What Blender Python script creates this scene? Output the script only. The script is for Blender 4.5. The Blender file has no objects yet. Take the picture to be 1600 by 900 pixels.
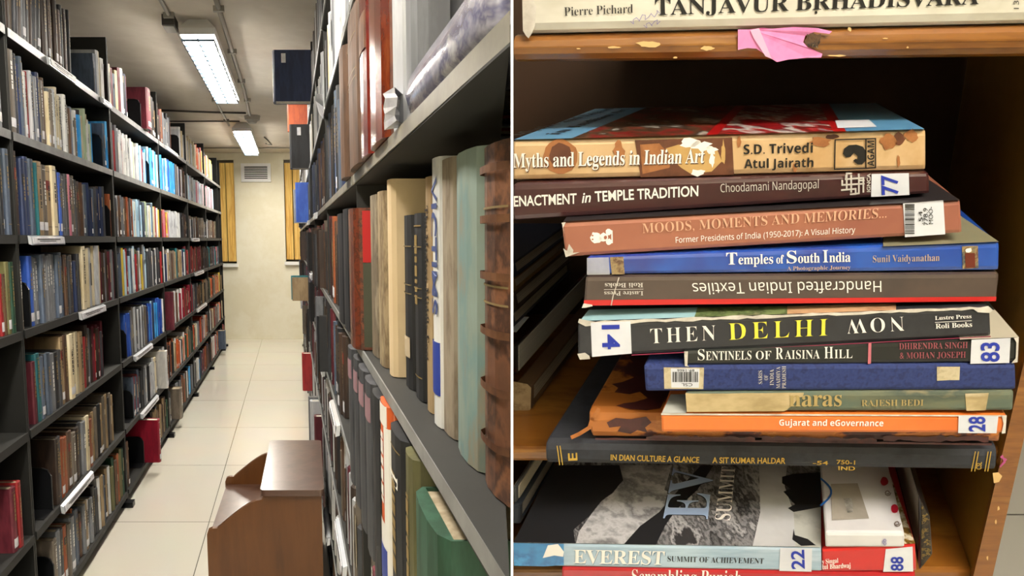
import bpy, math, random
from mathutils import Vector, Matrix
random.seed(11)
# ------------------------------------------------------------ camera, world, exposure
S = bpy.context.scene
COL = S.collection
TH = math.atan(.076); CT, ST = math.cos(TH), math.sin(TH)
EYE = Vector((0, 0, 1.5))
cam = bpy.data.cameras.new('camera'); cam.lens = 22.5; cam.sensor_width = 36; cam.clip_start = .02
camo = bpy.data.objects.new('camera', cam); COL.objects.link(camo)
camo.location = EYE; camo.rotation_euler = (math.pi/2 - TH, 0, 0); S.camera = camo
S.view_settings.view_transform = 'Standard'; S.view_settings.look = 'None'
S.view_settings.gamma = 1; S.view_settings.use_curve_mapping = False
S.view_settings.exposure = 0.5
W = bpy.data.worlds.new('world'); S.world = W; W.use_nodes = True
W.node_tree.nodes['Background'].inputs[0].default_value = (.8, .85, 1, 1)
W.node_tree.nodes['Background'].inputs[1].default_value = .3
LAMP_E = 64.0         # strength of the fluorescent diffusers
LAMP_R = 19.0         # lamp over the wooden bookcase
K = .345/(CT + .076*ST)          # the aisle runs obliquely to the view
FLOOR, CEIL = -1.5, 1.27         # heights relative to the eye

def lin(c):
    return tuple(((v/12.92) if v <= .04045 else ((v+.055)/1.055)**2.4) for v in c)
def hx(s):
    s = s.lstrip('#'); return lin([int(s[i:i+2], 16)/255 for i in (0, 2, 4)])
# ------------------------------------------------------------ materials
MATS = {}
def mat(name, col, rough=.6, col2=None, scale=8, lo=.35, hi=.65, stretch=(1, 1, 1), metal=0, coat=0, emit=0, rnd=0, bump=0, detail=5, kind='noise', alpha=1):
    if name in MATS: return MATS[name]
    m = bpy.data.materials.new(name); m.use_nodes = True; MATS[name] = m
    nt = m.node_tree; b = nt.nodes['Principled BSDF']; L = nt.links.new
    c = hx(col) if isinstance(col, str) else col
    b.inputs['Base Color'].default_value = (*c, 1); m.diffuse_color = (*c, 1)
    b.inputs['Roughness'].default_value = rough; b.inputs['Metallic'].default_value = metal
    b.inputs['Coat Weight'].default_value = coat; b.inputs['Coat Roughness'].default_value = .18
    b.inputs['Alpha'].default_value = alpha
    src = None
    if col2 is not None or rnd or bump:
        tc = nt.nodes.new('ShaderNodeTexCoord'); mp = nt.nodes.new('ShaderNodeMapping')
        mp.inputs['Scale'].default_value = stretch; L(tc.outputs['Object'], mp.inputs['Vector'])
        if kind == 'voronoi':
            n = nt.nodes.new('ShaderNodeTexVoronoi'); n.inputs['Scale'].default_value = scale; fac = n.outputs['Distance']
        else:
            n = nt.nodes.new('ShaderNodeTexNoise'); n.inputs['Scale'].default_value = scale; n.inputs['Detail'].default_value = detail
            n.inputs['Roughness'].default_value = .62; fac = n.outputs['Fac']
        L(mp.outputs['Vector'], n.inputs['Vector'])
        if col2 is not None:
            cr = nt.nodes.new('ShaderNodeValToRGB'); L(fac, cr.inputs['Fac'])
            cs = [col, col2] if isinstance(col2, str) else [col] + list(col2)
            el = cr.color_ramp.elements
            while len(el) < len(cs): el.new(.5)
            for i, cc in enumerate(cs):
                el[i].position = lo + (hi-lo)*i/(len(cs)-1); el[i].color = (*hx(cc), 1)
            src = cr.outputs['Color']
        if bump:
            bn = nt.nodes.new('ShaderNodeBump'); bn.inputs['Strength'].default_value = bump; bn.inputs['Distance'].default_value = .002
            L(fac, bn.inputs['Height']); L(bn.outputs['Normal'], b.inputs['Normal'])
        if rnd:
            oi = nt.nodes.new('ShaderNodeObjectInfo'); hs = nt.nodes.new('ShaderNodeHueSaturation')
            mr = nt.nodes.new('ShaderNodeMapRange'); mr.inputs['To Min'].default_value = 1-rnd; mr.inputs['To Max'].default_value = 1+rnd
            L(oi.outputs['Random'], mr.inputs['Value']); L(mr.outputs['Result'], hs.inputs['Value'])
            if src: L(src, hs.inputs['Color'])
            else: hs.inputs['Color'].default_value = (*c, 1)
            src = hs.outputs['Color']
    if src: L(src, b.inputs['Base Color'])
    if emit:
        b.inputs['Emission Color'].default_value = (*c, 1); b.inputs['Emission Strength'].default_value = emit
    return m

def stripes(name, c1, c2, scale, axis='Z', rough=.8):
    if name in MATS: return MATS[name]
    m = bpy.data.materials.new(name); m.use_nodes = True; MATS[name] = m
    nt = m.node_tree; b = nt.nodes['Principled BSDF']; L = nt.links.new
    b.inputs['Roughness'].default_value = rough
    uv = nt.nodes.new('ShaderNodeUVMap'); mp = nt.nodes.new('ShaderNodeMapping'); n = nt.nodes.new('ShaderNodeTexNoise')
    mp.inputs['Scale'].default_value = (scale, 1.2, 1); n.inputs['Scale'].default_value = 1; n.inputs['Detail'].default_value = 3
    cr = nt.nodes.new('ShaderNodeValToRGB'); cr.color_ramp.elements[0].position = .4; cr.color_ramp.elements[1].position = .6
    cr.color_ramp.elements[0].color = (*hx(c1), 1); cr.color_ramp.elements[1].color = (*hx(c2), 1)
    L(uv.outputs[0], mp.inputs[0]); L(mp.outputs[0], n.inputs['Vector']); L(n.outputs['Fac'], cr.inputs['Fac']); L(cr.outputs[0], b.inputs['Base Color'])
    return m

def tile_mat(name, c1, c2, mort, bw, rh, rough, coat=.3, offx=0, offy=0):
    m = bpy.data.materials.new(name); m.use_nodes = True; MATS[name] = m
    nt = m.node_tree; b = nt.nodes['Principled BSDF']; L = nt.links.new
    uv = nt.nodes.new('ShaderNodeUVMap'); mp = nt.nodes.new('ShaderNodeMapping'); br = nt.nodes.new('ShaderNodeTexBrick')
    mp.inputs['Location'].default_value = (offx, offy, 0)
    br.offset = 0; br.inputs['Scale'].default_value = 1; br.inputs['Mortar Size'].default_value = .0022; br.inputs['Mortar Smooth'].default_value = 0
    br.inputs['Brick Width'].default_value = bw; br.inputs['Row Height'].default_value = rh
    br.inputs['Color1'].default_value = (*hx(c1), 1); br.inputs['Color2'].default_value = (*hx(c2), 1); br.inputs['Mortar'].default_value = (*hx(mort), 1)
    n = nt.nodes.new('ShaderNodeTexNoise'); n.inputs['Scale'].default_value = 2.5; n.inputs['Detail'].default_value = 8
    mx = nt.nodes.new('ShaderNodeMixRGB'); mx.blend_type = 'MULTIPLY'; mx.inputs[0].default_value = .12
    L(uv.outputs[0], mp.inputs[0]); L(mp.outputs[0], br.inputs['Vector']); L(mp.outputs[0], n.inputs['Vector'])
    L(br.outputs['Color'], mx.inputs[1]); L(n.outputs['Color'], mx.inputs[2]); L(mx.outputs[0], b.inputs['Base Color'])
    b.inputs['Roughness'].default_value = rough; b.inputs['Coat Weight'].default_value = coat; b.inputs['Coat Roughness'].default_value = .05
    return m

# ------------------------------------------------------------ mesh helpers (all take WORLD points)
def obj(name, geo, m, parent=None, origin=None, kind=None, smooth=False, uvs=None):
    vs, fs = geo[0], geo[1]
    vs = [Vector(v) for v in vs]
    if origin is None:
        if parent is not None: origin = Vector(parent['_o'])
        else:
            lo = [min(v[i] for v in vs) for i in range(3)]; hi = [max(v[i] for v in vs) for i in range(3)]
            origin = Vector(((lo[0]+hi[0])/2, (lo[1]+hi[1])/2, lo[2]))
    me = bpy.data.meshes.new(name)
    me.from_pydata([v-origin for v in vs], [], fs)
    ms = m if isinstance(m, (list, tuple)) else [m]
    for x in ms: me.materials.append(x)
    if len(geo) > 2 and geo[2]: me.polygons.foreach_set('material_index', geo[2])
    if uvs is not None:
        l = me.uv_layers.new(name='UVMap')
        for p in me.polygons:
            for li in p.loop_indices: l.data[li].uv = uvs[me.loops[li].vertex_index]
    if smooth: me.polygons.foreach_set('use_smooth', [True]*len(me.polygons))
    me.update()
    o = bpy.data.objects.new(name, me); COL.objects.link(o)
    if parent is not None: o.parent = parent
    else: o.location = origin
    o['_o'] = tuple(origin)
    if kind: o['kind'] = kind
    return o
def empty(name, loc):
    o = bpy.data.objects.new(name, None); COL.objects.link(o); o.location = loc; o['_o'] = tuple(loc); o.empty_display_size = .05
    return o
def tag(o, label, cat, group=None):
    o['label'] = label; o['category'] = cat
    if group: o['group'] = group
    return o
def join(*gs):
    vs, fs, mi = [], [], []
    for g in gs:
        b = len(vs); vs += list(g[0]); fs += [tuple(b+i for i in f) for f in g[1]]
        mi += list(g[2]) if len(g) > 2 and g[2] else [0]*len(g[1])
    return vs, fs, mi
BOXF = [(0, 3, 2, 1), (4, 5, 6, 7), (0, 1, 5, 4), (1, 2, 6, 5), (2, 3, 7, 6), (3, 0, 4, 7)]
def hexa(F, x0, x1, y0, y1, z0, z1, mi=0):
    return [F(*p) for p in [(x0, y0, z0), (x1, y0, z0), (x1, y1, z0), (x0, y1, z0), (x0, y0, z1), (x1, y0, z1), (x1, y1, z1), (x0, y1, z1)]], BOXF, [mi]*6
def prism(F, pts, a, b, axis=2):
    """polygon pts extruded from a to b along axis"""
    def P(p, t):
        q = list(p); q.insert(axis, t); return F(*q)
    n = len(pts); vs = [P(p, a) for p in pts] + [P(p, b) for p in pts]
    return vs, [tuple(range(n))[::-1], tuple(range(n, 2*n))] + [(i, (i+1) % n, n+(i+1) % n, n+i) for i in range(n)]
def tube(pts, r, n=8):
    pts = [Vector(p) for p in pts]; vs, fs = [], []
    for i, p in enumerate(pts):
        d = (pts[min(i+1, len(pts)-1)] - pts[max(i-1, 0)]).normalized()
        a = d.orthogonal().normalized(); b = d.cross(a)
        vs += [p + (a*math.cos(2*math.pi*k/n) + b*math.sin(2*math.pi*k/n))*r for k in range(n)]
    for i in range(len(pts)-1):
        fs += [(i*n+k, i*n+(k+1) % n, (i+1)*n+(k+1) % n, (i+1)*n+k) for k in range(n)]
    fs += [tuple(range(n))[::-1], tuple((len(pts)-1)*n+k for k in range(n))]
    return vs, fs
def LW(x, y, z):            # aisle coordinates: x across, y along, z height above the eye
    return Vector((x - K*y, y, 1.5+z))

# bound book: T thickness, D depth from the spine, H along the spine
def cover_geo(F, t, d, h, bt=.003, bulge=.12, nseg=5, mi=0, h0=0):
    out = [(0, d), (0, .006)]
    R = min(.009, t*bulge)
    for k in range(1, nseg):
        a = math.pi*k/nseg
        out.append((t/2 - t/2*math.cos(a)*.98, .006 - (R+.004)*math.sin(a)**.6))
    out += [(t, .006), (t, d)]
    inn = [(t-bt, d), (t-bt, .009), (bt, .009), (bt, d)]
    prof = out + inn; n = len(prof)
    vs = [F(p[0], p[1], h0) for p in prof] + [F(p[0], p[1], h0+h) for p in prof]
    fs = [tuple(range(n))[::-1], tuple(range(n, 2*n))] + [(i, (i+1) % n, n+(i+1) % n, n+i) for i in range(n)]
    return vs, fs, [mi]*len(fs)
def pages_geo(F, t, d, h, bt=.003, mi=0):
    return hexa(F, bt, t-bt, .008, d-.004, .003, h-.004, mi)
def spine_strip(F, t, R, h0, h1, w0=.12, w1=.88, n=4, off=.0008):
    vs, fs = [], []
    for k in range(n+1):
        s = w0+(w1-w0)*k/n; a = math.acos(max(-1, min(1, (1-2*s)/.98)))
        D = .006 - (R+.004)*math.sin(a)**.6 - off
        vs += [F(t*s, D, h0), F(t*s, D, h1)]
    for k in range(n): fs.append((2*k, 2*k+2, 2*k+3, 2*k+1))
    return vs, fs
TXC = {}
def sansmath(s, up=0x1D5D4, dg_=0x1D7EC):
    lo = up+26; return ''.join(chr(up+ord(c)-65) if 'A' <= c <= 'Z' else chr(lo+ord(c)-97) if 'a' <= c <= 'z' else chr(dg_+ord(c)-48) if '0' <= c <= '9' else c for c in s)
def serif(s):
    o = ''
    for ch in s:
        if 'A' <= ch <= 'Z': o += chr(0x1D400+ord(ch)-65)
        elif 'a' <= ch <= 'z': o += chr(0x1D41A+ord(ch)-97)
        elif '0' <= ch <= '9': o += chr(0x1D7CE+ord(ch)-48)
        else: o += ch
    return o
def glyphs(s, style):
    k = (s, style)
    if k in TXC: return TXC[k]
    c = bpy.data.curves.new('lettering', 'FONT'); c.resolution_u = 3
    c.body = serif(s) if 'serif' in style else (sansmath(s) if style == 'arialbold' else (sansmath(s, 0x1D5A0, 0x1D7E2) if style == 'arial' else s))
    c.offset = {'sans': 0, 'sansbold': .018, 'serif': -.008, 'serifbold': 0, 'marker': .022, 'light': -.004, 'italic': .014, 'arial': 0, 'arialbold': 0, 'serifwide': -.012}[style]
    if style == 'italic': c.shear = .3
    if style == 'serifbold': c.space_character = .97
    if style == 'serifwide': c.space_character = 1.3
    o = bpy.data.objects.new('lettering', c); COL.objects.link(o)
    dg = bpy.context.evaluated_depsgraph_get(); me = bpy.data.meshes.new_from_object(o.evaluated_get(dg))
    vs = [v.co.copy() for v in me.vertices]; fs = [tuple(p.vertices) for p in me.polygons]
    bpy.data.objects.remove(o); bpy.data.curves.remove(c); bpy.data.meshes.remove(me)
    TXC[k] = (vs, fs); return TXC[k]
# ------------------------------------------------------------ shared materials
RACK = mat('rack_steel', '#1a1b19', .7, '#232321', 6, bump=.05)
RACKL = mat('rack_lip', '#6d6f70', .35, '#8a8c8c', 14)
BLK = mat('black_plastic', '#17181a', .35)
PAPER = mat('paper_label', '#e6e6ea', .5, '#c9c9d0', 30)
GOLD = mat('gold_ink', '#8f7848', .5)
INKW = mat('white_ink', '#e8e6e0', .5)
INKB = mat('blue_marker', '#2438a8', .5)
INKK = mat('black_ink', '#15130f', .6)
PAGE = mat('page_edge', '#a89c84', .85, '#8a7c64', 60, stretch=(1, 1, .3), rnd=.2)
PAGEW = mat('page_edge_white', '#d8d4ca', .8, '#b8b2a4', 60)
WALL = mat('painted_wall', '#ddd9bf', .75, ('#d8d4b8', '#e2dfc8', '#d0cbae'), 1.6, bump=.02)
CEILM = mat('ceiling_paint', '#dfd8ca', .9, ('#d8d0c2', '#e4ddd0', '#dad3c5'), 1.1)
FLOORM = tile_mat('floor_tile', '#dcd8ca', '#e0dccf', '#6c695e', .68, .857, .22, .5, offx=.476, offy=-.733+.0)
WHITEP = mat('white_enamel', '#d9d9d6', .4)
# ------------------------------------------------------------ LEFT: the room
def quad_uv(name, pts, m, uv, kind='structure', thick=None):
    vs = [LW(*p) for p in pts]; dz = Vector((0, 0, thick or -.1))
    vs2 = [v+dz for v in vs]
    return obj(name, (vs+vs2, BOXF), m, kind=kind, uvs=list(uv)*2)
fx = [(-3.4, -1.2), (5.6, -1.2), (5.6, 9.75), (-3.4, 9.75)]
quad_uv('floor', [(x, y, FLOOR) for x, y in fx], FLOORM, fx)
quad_uv('ceiling', [(x, y, CEIL) for x, y in fx], CEILM, fx, thick=.1)
YB = 9.55
def struct(name, geo, m): return obj(name, geo, m, kind='structure')
# far wall: pier, spandrels and a window on each side
def wbox(x0, x1, y0, y1, z0, z1): return hexa(LW, x0, x1, y0, y1, z0, z1)
STAIN = mat('stained_wall', '#ebe5cc', .8, ('#e8e1c6', '#efead4', '#ebe5cc', '#cfc6a6'), 2.0, lo=.3, hi=.85, bump=.05)
struct('wall_back', join(wbox(-.82, -.085, YB, YB+.25, FLOOR, CEIL), wbox(-3.4, -.82, YB, YB+.25, FLOOR, -.36), wbox(-.085, 5.6, YB, YB+.25, FLOOR, -.33),
       wbox(-3.4, -1.5, YB, YB+.25, -.36, CEIL), wbox(.65, 5.6, YB, YB+.25, -.33, CEIL), wbox(-3.4, 5.6, YB+.001, YB+.2, 1.17, CEIL)), STAIN)
struct('wall_left', wbox(-3.4, -3.3, -1.2, YB, FLOOR, CEIL), WALL)
struct('wall_right', wbox(5.5, 5.6, -1.2, YB, FLOOR, CEIL), WALL)
struct('wall_front', wbox(-3.4, 5.6, -1.3, -1.2, FLOOR, CEIL), WALL)
BLIND = mat('yellow_blind', '#e0b860', .7, ('#b8843a', '#dcb868', '#c89c4c'), 3, stretch=(6, 6, .3), emit=.16)  # faint emission stands in for daylight coming through the slats
for i, (x0, x1, zb) in enumerate([(-1.5, -.82, -.36), (-.085, .65, -.33)]):
    w = struct('window_%d' % (i+1), wbox(x0, x1, YB+.2, YB+.22, zb, 1.17), mat('window_glass', '#c8c4a0', .1))
    obj('window_frame', join(wbox(x0, x1, YB+.12, YB+.16, zb, zb+.04), wbox(x0, x0+.04, YB+.12, YB+.16, zb, 1.17), wbox(x1-.04, x1, YB+.12, YB+.16, zb, 1.17), wbox((x0+x1)/2-.02, (x0+x1)/2+.02, YB+.12, YB+.16, zb, 1.17)), mat('dark_frame', '#4c4436', .5), w)
    obj('window_sill', wbox(x0-.02, x1+.02, YB-.05, YB+.2, zb-.05, zb), mat('white_sill', '#f2f2ee', .3), w)
    n = int((x1-x0)/.115)
    g = [wbox(x0+.01+j*(x1-x0)/n, x0+(j+1)*(x1-x0)/n-.006, YB+.05+.008*(j % 2), YB+.054+.008*(j % 2), zb+.03, 1.13) for j in range(n)]
    b = obj('vertical_blind', join(*g), BLIND)
    tag(b, 'yellow vertical blind in the far window %s of the pale pier' % ('left' if i == 0 else 'right'), 'blind')
    obj('head_rail', wbox(x0+.01, x1-.01, YB+.03, YB+.08, 1.13, 1.165), mat('dark_frame', ''), b)
# vent in the pier
VW = mat('vent_white', '#f6f6f4', .5)
v = empty('wall_vent', LW(-.49, YB, .97)); tag(v, 'white louvred air vent high on the far pale pier', 'vent')
x0, x1, z0, z1 = -.715, -.275, .845, 1.115
obj('frame', join(wbox(x0, x1, YB-.03, YB-.001, z0, z0+.045), wbox(x0, x1, YB-.03, YB-.001, z1-.045, z1), wbox(x0, x0+.05, YB-.03, YB-.001, z0+.045, z1-.045), wbox(x1-.05, x1, YB-.03, YB-.001, z0+.045, z1-.045)), VW, v)
obj('backing', wbox(x0+.05, x1-.05, YB-.006, YB-.002, z0+.045, z1-.045), mat('vent_dark', '#2a2a28', .8), v)
obj('slat', join(*[wbox(x0+.05, x1-.05, YB-.024, YB-.008, z0+.06+j*.027, z0+.072+j*.027) for j in range(6)]), VW, v)

# ceiling lights
DIFF = mat('lamp_diffuser', '#fff6e8', .4, emit=LAMP_E)
def ceiling_light(xc, y0, y1, z, label, w=.2, strength=None):
    t = empty('ceiling_light', LW(xc, (y0+y1)/2, CEIL)); tag(t, label, 'light', None)
    xa, xb = xc-w/2, xc+w/2
    def body(zt, e): return [(xa+e, y0+e), (xb-e, y0+e), (xb-e, y1-e), (xa+e, y1-e)], zt
    vs = []
    for zt, e in ((z, 0), (z+.035, -.006), (CEIL-.001, .045)):
        vs += [LW(px_, py_, zt) for px_, py_ in body(zt, e)[0]]
    fs = []
    for r in range(2):
        for k in range(4): fs.append((r*4+k, r*4+(k+1) % 4, r*4+4+(k+1) % 4, r*4+4+k))
    fs += [(0, 3, 2, 1), (8, 9, 10, 11)]
    obj('housing', (vs, fs), WHITEP, t)
    obj('diffuser', hexa(LW, xa+.012, xb-.012, y0+.03, y1-.03, z-.010, z-.001), DIFF, t)
    g = [hexa(LW, xa+.008, xb-.008, y0+.03+j*(y1-y0-.06)/16, y0+.040+j*(y1-y0-.06)/16, z-.03, z-.017) for j in range(17)]
    g += [hexa(LW, x-.003, x+.003, y0+.02, y1-.02, z-.03, z-.0165) for x in (xa+.008, xc, xb-.008)]
    obj('louvre_grille', join(*g), mat('louvre_metal', '#2a3a48', .4), t)
    return t
ceiling_light(-.508, 3.76, 5.52, 1.17, 'long bright fluorescent light with louvre grille, the nearer one on the ceiling')
ceiling_light(-.508, 7.05, 8.86, 1.17, 'small-looking far fluorescent light glowing by the round smoke detector')
ceiling_light(-.508, .35, 2.15, 1.17, 'fluorescent light overhead between the nearest ends of the two racks')
# conduits, cables, detector
PIPE = mat('conduit_paint', '#9a968c', .45)
def conduit(pts, r, label, m=PIPE, clips=()):
    o = obj('ceiling_conduit', tube([LW(*p) for p in pts], r), m, smooth=True); tag(o, label, 'conduit')
    for c in clips: obj('clip', hexa(LW, c[0]-.03, c[0]+.03, c[1]-.012, c[1]+.012, CEIL-.03, CEIL-.0005), m, o)
zc = CEIL-.013
conduit([(-.655, .2, zc), (-.655, 7.2, zc)], .011, 'thin grey conduit running along the ceiling left of the lights', clips=[(-.655, y) for y in (2.9, 3.7, 5.9, 6.9)])
conduit([(-.36, .2, zc), (-.365, 5.5, zc), (-.385, 6.6, zc)], .014, 'thicker grey conduit running along the ceiling right of the lights', clips=[(-.363, y) for y in (2.7, 3.6, 4.4, 5.2, 5.9)])
conduit([(-1.5, 6.3, zc), (-1.0, 6.35, zc-.012), (-.7, 6.45, zc-.004), (-.42, 6.5, zc)], .010, 'sagging dark cable crossing the ceiling towards the round detector', mat('cable_dark', '#4a4640', .6))
conduit([(-1.5, 6.95, zc), (-.52, 6.95, zc)], .008, 'thin dark cable crossing the ceiling just before the far light', mat('cable_dark', ''))
conduit([(-1.6, 8.95, zc), (.7, 8.95, zc)], .010, 'grey conduit across the ceiling just in front of the far wall')
conduit([(-.3, 8.0, zc), (-.26, 8.05, zc-.03), (-.22, 8.3, zc-.05), (-.26, 8.5, zc-.02), (-.3, 8.55, zc)], .008, 'short loop of dark cable hanging from the ceiling right of the far light', mat('cable_dark', ''))
def disc(F, cx, cy, z0, z1, r0, r1, n=20):
    vs = [F(cx+r0*math.cos(2*math.pi*k/n), cy+r0*math.sin(2*math.pi*k/n), z0) for k in range(n)] + [F(cx+r1*math.cos(2*math.pi*k/n), cy+r1*math.sin(2*math.pi*k/n), z1) for k in range(n)]
    return vs, [tuple(range(n))[::-1], tuple(range(n, 2*n))] + [(k, (k+1) % n, n+(k+1) % n, n+k) for k in range(n)]
d = obj('smoke_detector', disc(LW, -.37, 6.72, CEIL-.045, CEIL-.001, .075, .085), mat('detector_grey', '#a8a69e', .5)); tag(d, 'round grey smoke detector on the ceiling where two conduits meet', 'detector')
obj('sensor_cap', disc(LW, -.37, 6.72, CEIL-.075, CEIL-.045, .04, .06), mat('detector_grey', ''), d)
b = obj('junction_box', hexa(LW, -.70, -.63, 3.72, 3.86, CEIL-.06, CEIL-.001), mat('box_dark', '#4b4946', .5)); tag(b, 'small dark junction box beside the near end of the nearer light', 'junction box')
obj('cover_plate', hexa(LW, -.695, -.635, 3.73, 3.85, CEIL-.066, CEIL-.06), PIPE, b)

# ------------------------------------------------------------ books of the two steel racks
PAL = {  # code: (name, colour, second colour)
 'k': ('black', '#1b1c1f', '#26272b'), 'c': ('charcoal', '#35363a', '#45474c'), 'g': ('grey', '#6a6d72', '#7d8086'), 's': ('slate blue', '#47525f', '#58657a'),
 'l': ('light grey', '#a9acb2', '#bfc2c6'), 'w': ('white', '#dcdcda', '#c4c6c8'), 'n': ('navy', '#1f2b4a', '#2a385c'), 'b': ('brown', '#4c382b', '#6a4e3a'),
 'd': ('dark brown', '#30251f', '#45342a'), 't': ('tan', '#a08a68', '#8a7354'), 'i': ('ivory', '#d8ccae', '#c8b994'), 'm': ('maroon', '#571e2a', '#6e2a36'),
 'r': ('red', '#a32a2c', '#8a2026'), 'p': ('crimson', '#96142e', '#82122a'), 'o': ('orange', '#c85a26', '#b04a20'), 'y': ('yellow', '#d8c04a', '#c6a83a'),
 'u': ('bright blue', '#2f8fd6', '#58b0e8'), 'U': ('royal blue', '#2a4fa8', '#3a62bc'), 'e': ('teal', '#1f6068', '#2d747a'), 'v': ('olive', '#6c6a44', '#5c5a3a'),
 'f': ('dark green', '#20402e', '#2c5240'), 'x': ('rust', '#8a4526', '#a25a34'), 'h': ('pale blue', '#9cc0d8', '#b8d4e4'), 'z': ('pink', '#c47a8c', '#b46478'), 'a': ('grey-brown', '#625a50', '#766c60'), 'q': ('pale green', '#a8b89a', '#bcc8b0')}
BM = {}
for c, (nm, c1, c2) in PAL.items():
    BM[c] = mat('cloth_'+nm.replace(' ', '_'), c1, .55, (c1, c2, c1), 22, lo=.3, hi=.7, stretch=(1, 1, .25), rnd=.22, bump=.05)
BMK = list(BM)
USED = {}
def lkey(s): return ' '.join(w for w in s.lower().split() if not w.isdigit())
def uniq(cands, group):
    for s in cands:
        if lkey(s) not in USED: USED[lkey(s)] = group; return s
    s = cands[-1]
    return s
def ink_for(c): return GOLD if c in 'kcnbdmfevUsxr' else (INKK if c in 'wliytqhuz' else INKW)
class Mass:
    def __init__(s): s.v, s.f, s.m = [], [], []
    def add(s, g):
        b = len(s.v); s.v += g[0]; s.f += [tuple(b+i for i in f) for f in g[1]]; s.m += g[2]
MASS = {'left': Mass(), 'right': Mass()}
def rack_F(side, face, y0, z0, lean=0.0):
    sg = -1 if side == 'left' else 1
    if side == 'left': return lambda T, D, H: LW(face - D, y0 + T + lean*H, z0 + H)
    def F(T, D, H):                       # books of the right rack end at the partition
        p = LW(face + D, y0 + T + lean*H, z0 + H); p.x = min(p.x, -.0012); return p
    return F
def make_book(side, face, y0, t, h, z0, d, c, lean=0, indiv=True, ink=None, strip=None, bands=True, name='book', pages=PAGE, tall=None):
    F = rack_F(side, face, y0, z0, lean)
    if not indiv:
        M = MASS[side]; mi = BMK.index(c)
        M.add(cover_geo(F, t, d, h, nseg=2, mi=mi)); M.add(pages_geo(F, t, d, h, mi=len(BMK)))
        r = random.random()
        R = min(.009, t*.12)
        if r < .6:
            k = BMK.index('t' if c in 'kcnbdmfevUs' else ('c' if c in 'wliytqhu' else 'i'))
            a, b = sorted((random.uniform(.3, .9), random.uniform(.3, .9)))
            g = spine_strip(F, t, R, h*a, h*max(b, a+.05), .36, .64, 2); M.add((g[0], g[1], [k]*len(g[1])))
        if r < .22:
            g = spine_strip(F, t, R, h*.06, h*.16, .15, .85, 2); M.add((g[0], g[1], [BMK.index('w')]*len(g[1])))
        return None
    o = obj(name, cover_geo(F, t, d, h), BM[c])
    obj('page_block', pages_geo(F, t, d, h), pages, o)
    R = min(.009, t*.12); ink = ink or ink_for(c)
    if bands:
        g = []; r = random.random(); w = .5-min(.34, .006/t); 
        a = random.uniform(.35, .55); b = random.uniform(.75, .9); z = a
        while z < b:                                    # short strokes that read as a title down the spine
            l = random.uniform(.02, .07); g.append(spine_strip(F, t, R, h*z, h*min(z+l, b), .5-.14, .5+.12, 2)); z += l+random.uniform(.008, .02)
        obj('title_lettering', join(*g), ink, o)
        for q in ((.12, .93) if r < .4 else ()): obj('spine_band', spine_strip(F, t, R, h*q, h*(q+.007)), ink, o)
    if strip or (strip is None and random.random() < .22):
        obj('spine_label', spine_strip(F, t, R, h*.07, h*.07+.032, .08, .92, off=.0014), PAPER, o, )
    if random.random() < .12 and bands:
        obj('title_panel', spine_strip(F, t, R, h*.66, h*.8, .1, .9, off=.0006), mat('panel_red', '#7c2a24', .5) if c in 'tbiad' else mat('panel_dark', '#1c2026', .5), o)
    return o

SHELF_NAMES = ['top shelf', 'second shelf down', 'third shelf down', 'middle shelf', 'fifth shelf down', 'sixth shelf down', 'bottom shelf']
def name_row(row, rack, shelf):
    """labels for a row of (object, code, t, h, lean) by their looks and neighbours"""
    N = len(row)
    for i, (o, c, t, h, lean, gap) in enumerate(row):
        if o is None: continue
        nm = lambda j: PAL[row[j][1]][0] if 0 <= j < N else None
        sz = 'thick' if t > .045 else ('thin' if t < .024 else '')
        ht = 'tall' if h > .285 else ('short' if h < .215 else '')
        ad = ' '.join(x for x in (ht, sz) if x) or 'upright'
        a, b = nm(i-1), nm(i+1); A, B = nm(i-2), nm(i+2)
        mid = ('between %s and %s ones' % (a, b)) if a and b and a != b else ('between two %s ones' % a if a and a == b else ('next to a %s one' % (a or b)))
        loc = '%s %s' % (rack, shelf)
        G = 'books on the %s %s' % (rack, shelf)
        cands = ['%s %s book %s on %s' % (ad, nm(i), mid, loc)]
        if A: cands.append('%s %s book %s, %s beyond, %s' % (ad, nm(i), mid.replace(' ones', ''), A, loc))
        if B: cands.append('%s %s book %s, then %s, %s' % (ad, nm(i), mid.replace(' ones', ''), B, loc))
        A3, B3 = nm(i-3), nm(i+3)
        if A and A3: cands.append('%s %s book %s, then %s, %s, %s' % (ad, nm(i), 'after '+(a or ''), A, A3, loc))
        if B and B3: cands.append('%s %s book %s, then %s, %s, %s' % (ad, nm(i), 'before '+(b or ''), B, B3, loc))
        cands = [' '.join(x.split()) for x in cands if len(x.split()) <= 16] or [' '.join(cands[0].split()[:16])]
        W_ = 'first second third fourth fifth sixth seventh eighth ninth tenth eleventh twelfth'.split()
        if i < 12: cands.append('%s %s book, %s from the near end of %s' % (ad, nm(i), W_[i], loc))
        if N-1-i < 12: cands.append('%s %s book, %s back from the last separate one on %s' % (ad, nm(i), W_[N-1-i], loc))
        s = uniq(cands, G); tag(o, s, 'book', G)

# left rack -----------------------------------------------------------------
XL = -.96
ZL = [.73, .375, .015, -.325, -.69, -1.07, -1.42]
def pL(px, face=XL): return -face*1000/(455-px)
YLIM = 2.98
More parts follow.
